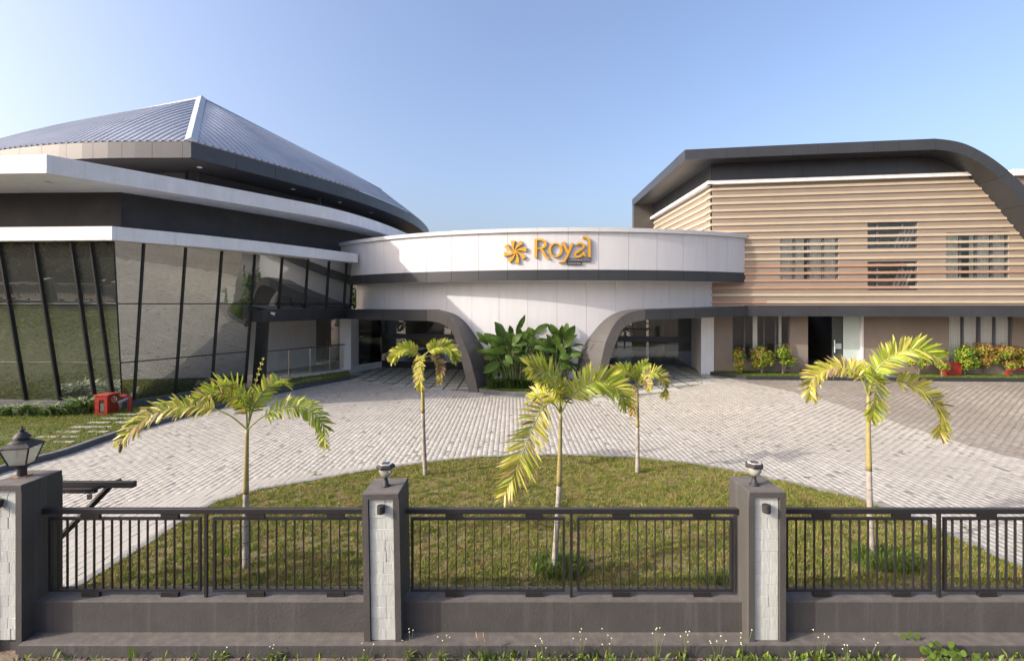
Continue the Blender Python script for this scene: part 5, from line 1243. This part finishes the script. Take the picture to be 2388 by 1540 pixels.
# leafy plants along the mirror glass
for i, (px, py, n, h) in enumerate(((20, 968, 150, .5), (62, 968, 150, .62), (118, 968, 150, .5), (152, 966, 190, .62), (192, 964, 230, .80))):
    Y = 3.75*1100/(py-708); X = (px-1193.5)/1100*Y
    tuft('bed_plant', int(n*.8), X, Y, .40, .22, .12, h*.35, h*.95, .042, 'bed_leaf', ['leafy plant at the left edge below the mirror glass', 'taller leafy plant second from the left edge below the mirror glass', 'leafy plant midway between the left edge and the red cabinet', 'leafy plant next but one to the red cabinet', 'tall leafy plant touching the red cabinet'][i], group='leafy plants below the mirror glass', seed=40+i, curve=1.1)
# weeds on the verge in the foreground
def weeds():
    rs = np.random.default_rng(11); v, f, fm = [], [], []
    for i in range(2300):
        x = rs.uniform(-5.6, 6.2); dens = .12+.88*(np.sin(x*2.1+1)*.5+.5)*(1 if x > -1.2 else .12)
        if rs.random() > dens: continue
        y = rs.uniform(5.05, 5.39); z = -.14
        h = rs.uniform(.03, .125)*(1 if rs.random() < .9 else 1.5); k = len(v); b = rs.uniform(0, 6.28); o = h*rs.uniform(.2, .8); wv = rs.uniform(.006, .022)
        dx, dy = math.cos(b), math.sin(b)
        v += [(x, y, z), (x+dx*o*.5-dy*wv, y+dy*o*.5+dx*wv, z+h*.7), (x+dx*o, y+dy*o, z+h), (x+dx*o*.5+dy*wv, y+dy*o*.5-dx*wv, z+h*.7)]; f.append((k, k+1, k+2, k+3))
    return v, f
tag(part('ground_weeds', weeds(), 'weed_leaf'), 'low green weeds along the soil below the boundary wall', 'weeds', kind='stuff')
def flower_weed(x, y, h, nf, label, seed, seedhead=False):
    t = thing('flowering_weed', (x, y, -.13), label, 'weed', 'flowering weeds in front of the wall'); rs = random.Random(seed)
    for i in range(nf):
        a = rs.uniform(-.10, .10); b = rs.uniform(-.04, .04); hh = h*rs.uniform(.6, 1)
        tip = (x+a, y+b, -.13+hh); part('stem', rod([(x+a*.2, y, -.14), (x+a*.5, y+b*.5, -.13+hh*.6), tip], .0022, 4), 'stem', t)
        if seedhead: part('seed_head', rod([tip, (tip[0]-.012, tip[1], tip[2]+.05), (tip[0]-.025, tip[1], tip[2]+.10)], [.004, .010, .003], 6), 'straw', t)
        else: part('flower', lathe(tip[0], tip[1], [(.003, tip[2]-.003), (.0075, tip[2]+.002), (.005, tip[2]+.008)], 7), 'flower', t)
    part('leaves', blades(14, x, y, .06, .04, -.14, .04, .14, .014, seed, 1.0), 'grass_fresh', t, kind='stuff')
spots = [(-3.3, .16, 3), (-2.7, .18, 3), (-1.62, .26, 3), (-1.15, .38, 4), (-.78, .30, 4), (.35, .30, 5), (.78, .34, 5), (1.1, .38, 5), (1.62, .42, 5), (1.95, .33, 5), (2.3, .36, 5), (2.62, .34, 5), (3.5, .34, 4), (3.75, .28, 4), (4.05, .26, 3)]
names = ['far left', 'left bay middle']
wl = ['small flowering weed below the left railing bay left half', 'small flowering weed below the left railing bay right half', 'flowering weed just left of the left stone pillar foot', 'tall flowering weed just right of the left stone pillar foot', 'flowering weed below the first spacer of the middle bay', 'flowering weed left of the middle bay post', 'flowering weed below the middle bay post', 'flowering weed right of the middle bay post', 'tallest flowering weed below the middle bay right half', 'flowering weed second right of the tallest weed', 'flowering weed well left of the right stone pillar', 'flowering weed touching the right stone pillar foot', 'flowering weed just right of the right stone pillar', 'flowering weed second right of the right stone pillar', 'flowering weed third right of the right stone pillar']
for i, ((x, h, n), l) in enumerate(zip(spots, wl)): flower_weed(x, 5.31+.05*math.sin(i*2.3), h, n, l, 60+i)
flower_weed(-.32, 5.32, .30, 2, 'brown seed heads standing below the left half of the middle bay', 90, True)
t = thing('creeper', (4.85, 5.33, -.13), 'round-leaved creeper climbing the plinth below the right bay', 'plant'); rs = random.Random(5)
for i in range(46):
    x, y, z = 4.85+rs.gauss(0, .16), 5.33+rs.uniform(-.12, .05), -.10+abs(rs.gauss(0, .07)); r_ = rs.uniform(.022, .04); n1, n2 = rs.uniform(-.5, .5), rs.uniform(.2, .9)
    part('leaf', ([(x+r_*math.cos(a), y+r_*math.sin(a)*n2, z+r_*math.sin(a)*.7+r_*math.cos(a)*n1) for a in [k*math.pi/4 for k in range(8)]], [tuple(range(8))]), 'grass_fresh', t)
part('runner', rod([(4.8, 5.33, -.1), (4.6, 5.45, .04), (4.5, 5.56, .02)], .004, 4), 'stem', t)
for x, z in ((4.62, .07), (4.70, .05), (4.54, .05)):
    part('leaf', ([(x+.035*math.cos(a), 5.47+.01*math.sin(a), z+.03*math.sin(a)) for a in [k*math.pi/4 for k in range(8)]], [tuple(range(8))]), 'grass_fresh', t)
# clods of the verge
v, f = [], []; rs = np.random.default_rng(3)
for i in range(2300):
    x, y, r_ = rs.uniform(-5.7, 6.4), rs.uniform(4.95, 5.4), rs.uniform(.006, .022)
    k = len(v); p = rs.normal(0, 1, (6, 3)); D = [(1, 0, 0), (-1, 0, 0), (0, 1, 0), (0, -1, 0), (0, 0, 1), (0, 0, -1)]
    v += [tuple(np.array((x, y, -.145))+np.array(d)*r_*rs.uniform(.6, 1.3)) for d in D]
    f += [(k, k+2, k+4), (k+2, k+1, k+4), (k+1, k+3, k+4), (k+3, k, k+4), (k+2, k, k+5), (k+1, k+2, k+5), (k+3, k+1, k+5), (k, k+3, k+5)]
tag(part('soil_clods', (v, f), 'soil', bpy.data.objects['verge']), kind='stuff')
# fallen green leaves on the pale pavers
v, f = [], []
for (x, y) in ((-4.6, 10.9), (-4.45, 10.75), (-4.35, 10.15), (-3.9, 12.9), (-2.9, 13.2), (5.7, 11.2), (6.6, 10.6), (-4.75, 12.0), (7.9, 8.2), (8.3, 7.6), (9.1, 7.9)):
    for k_ in range(5):
        a = rng.uniform(0, 6.28); X, Y2 = x+rng.normal(0, .05), y+rng.normal(0, .05); k = len(v); l, w_ = .05, .014
        v += [(X-math.cos(a)*l, Y2-math.sin(a)*l, .012), (X-math.sin(a)*w_, Y2+math.cos(a)*w_, .025), (X+math.cos(a)*l, Y2+math.sin(a)*l, .015), (X+math.sin(a)*w_, Y2-math.cos(a)*w_, .014)]; f.append((k, k+1, k+2, k+3))
tag(part('fallen_leaves', (v, f), 'grass_fresh', drive), kind='stuff')

# ------------------------------------------------------------------ woodland across the road (mirrored in the glass) and behind the lobby
def wood(name, n, x0, x1, y0, y1, zf, hmin, hmax, seed, label):
    rs = np.random.default_rng(seed); nt_ = 26; V = []
    tx, ty = rs.uniform(x0, x1, nt_), rs.uniform(y0, y1, nt_); th = rs.uniform(hmin, hmax, nt_)
    k = rs.integers(0, nt_, n); d = rs.normal(0, 1, (n, 3)); d /= np.linalg.norm(d, axis=1)[:, None]; d *= rs.uniform(.55, 1.05, n)[:, None]
    c = np.stack([tx[k]+d[:, 0]*th[k]*.42, ty[k]+d[:, 1]*th[k]*.42, zf(tx[k], ty[k])+th[k]*.55+d[:, 2]*th[k]*.5], 1)
    a = rs.normal(0, 1, (n, 3)); a /= np.linalg.norm(a, axis=1)[:, None]; b = np.cross(a, rs.normal(0, 1, (n, 3))); b /= np.linalg.norm(b, axis=1)[:, None]; s = rs.uniform(.12, .32, n)[:, None]
    V = np.stack([c-a*s, c+b*s*.6, c+a*s, c-b*s*.6], 1).reshape(-1, 3)
    o = np_part(name, V, np.arange(4*n).reshape(-1, 4), 'wood_leaf', kind='stuff'); o['label'] = label; o['category'] = 'woodland'; return o
wood('woodland', 80000, -66, -27, -8.5, -1.2, lambda x, y: 0*x-1.0, 5.0, 7.5, 5, 'dense green trees reflected in the mirror glass of the hall')
wood('rear_woodland', 9000, -18, 26, 46, 54, lambda x, y: 0*x, 4, 6, 6, 'green trees glimpsed through the lobby back windows')
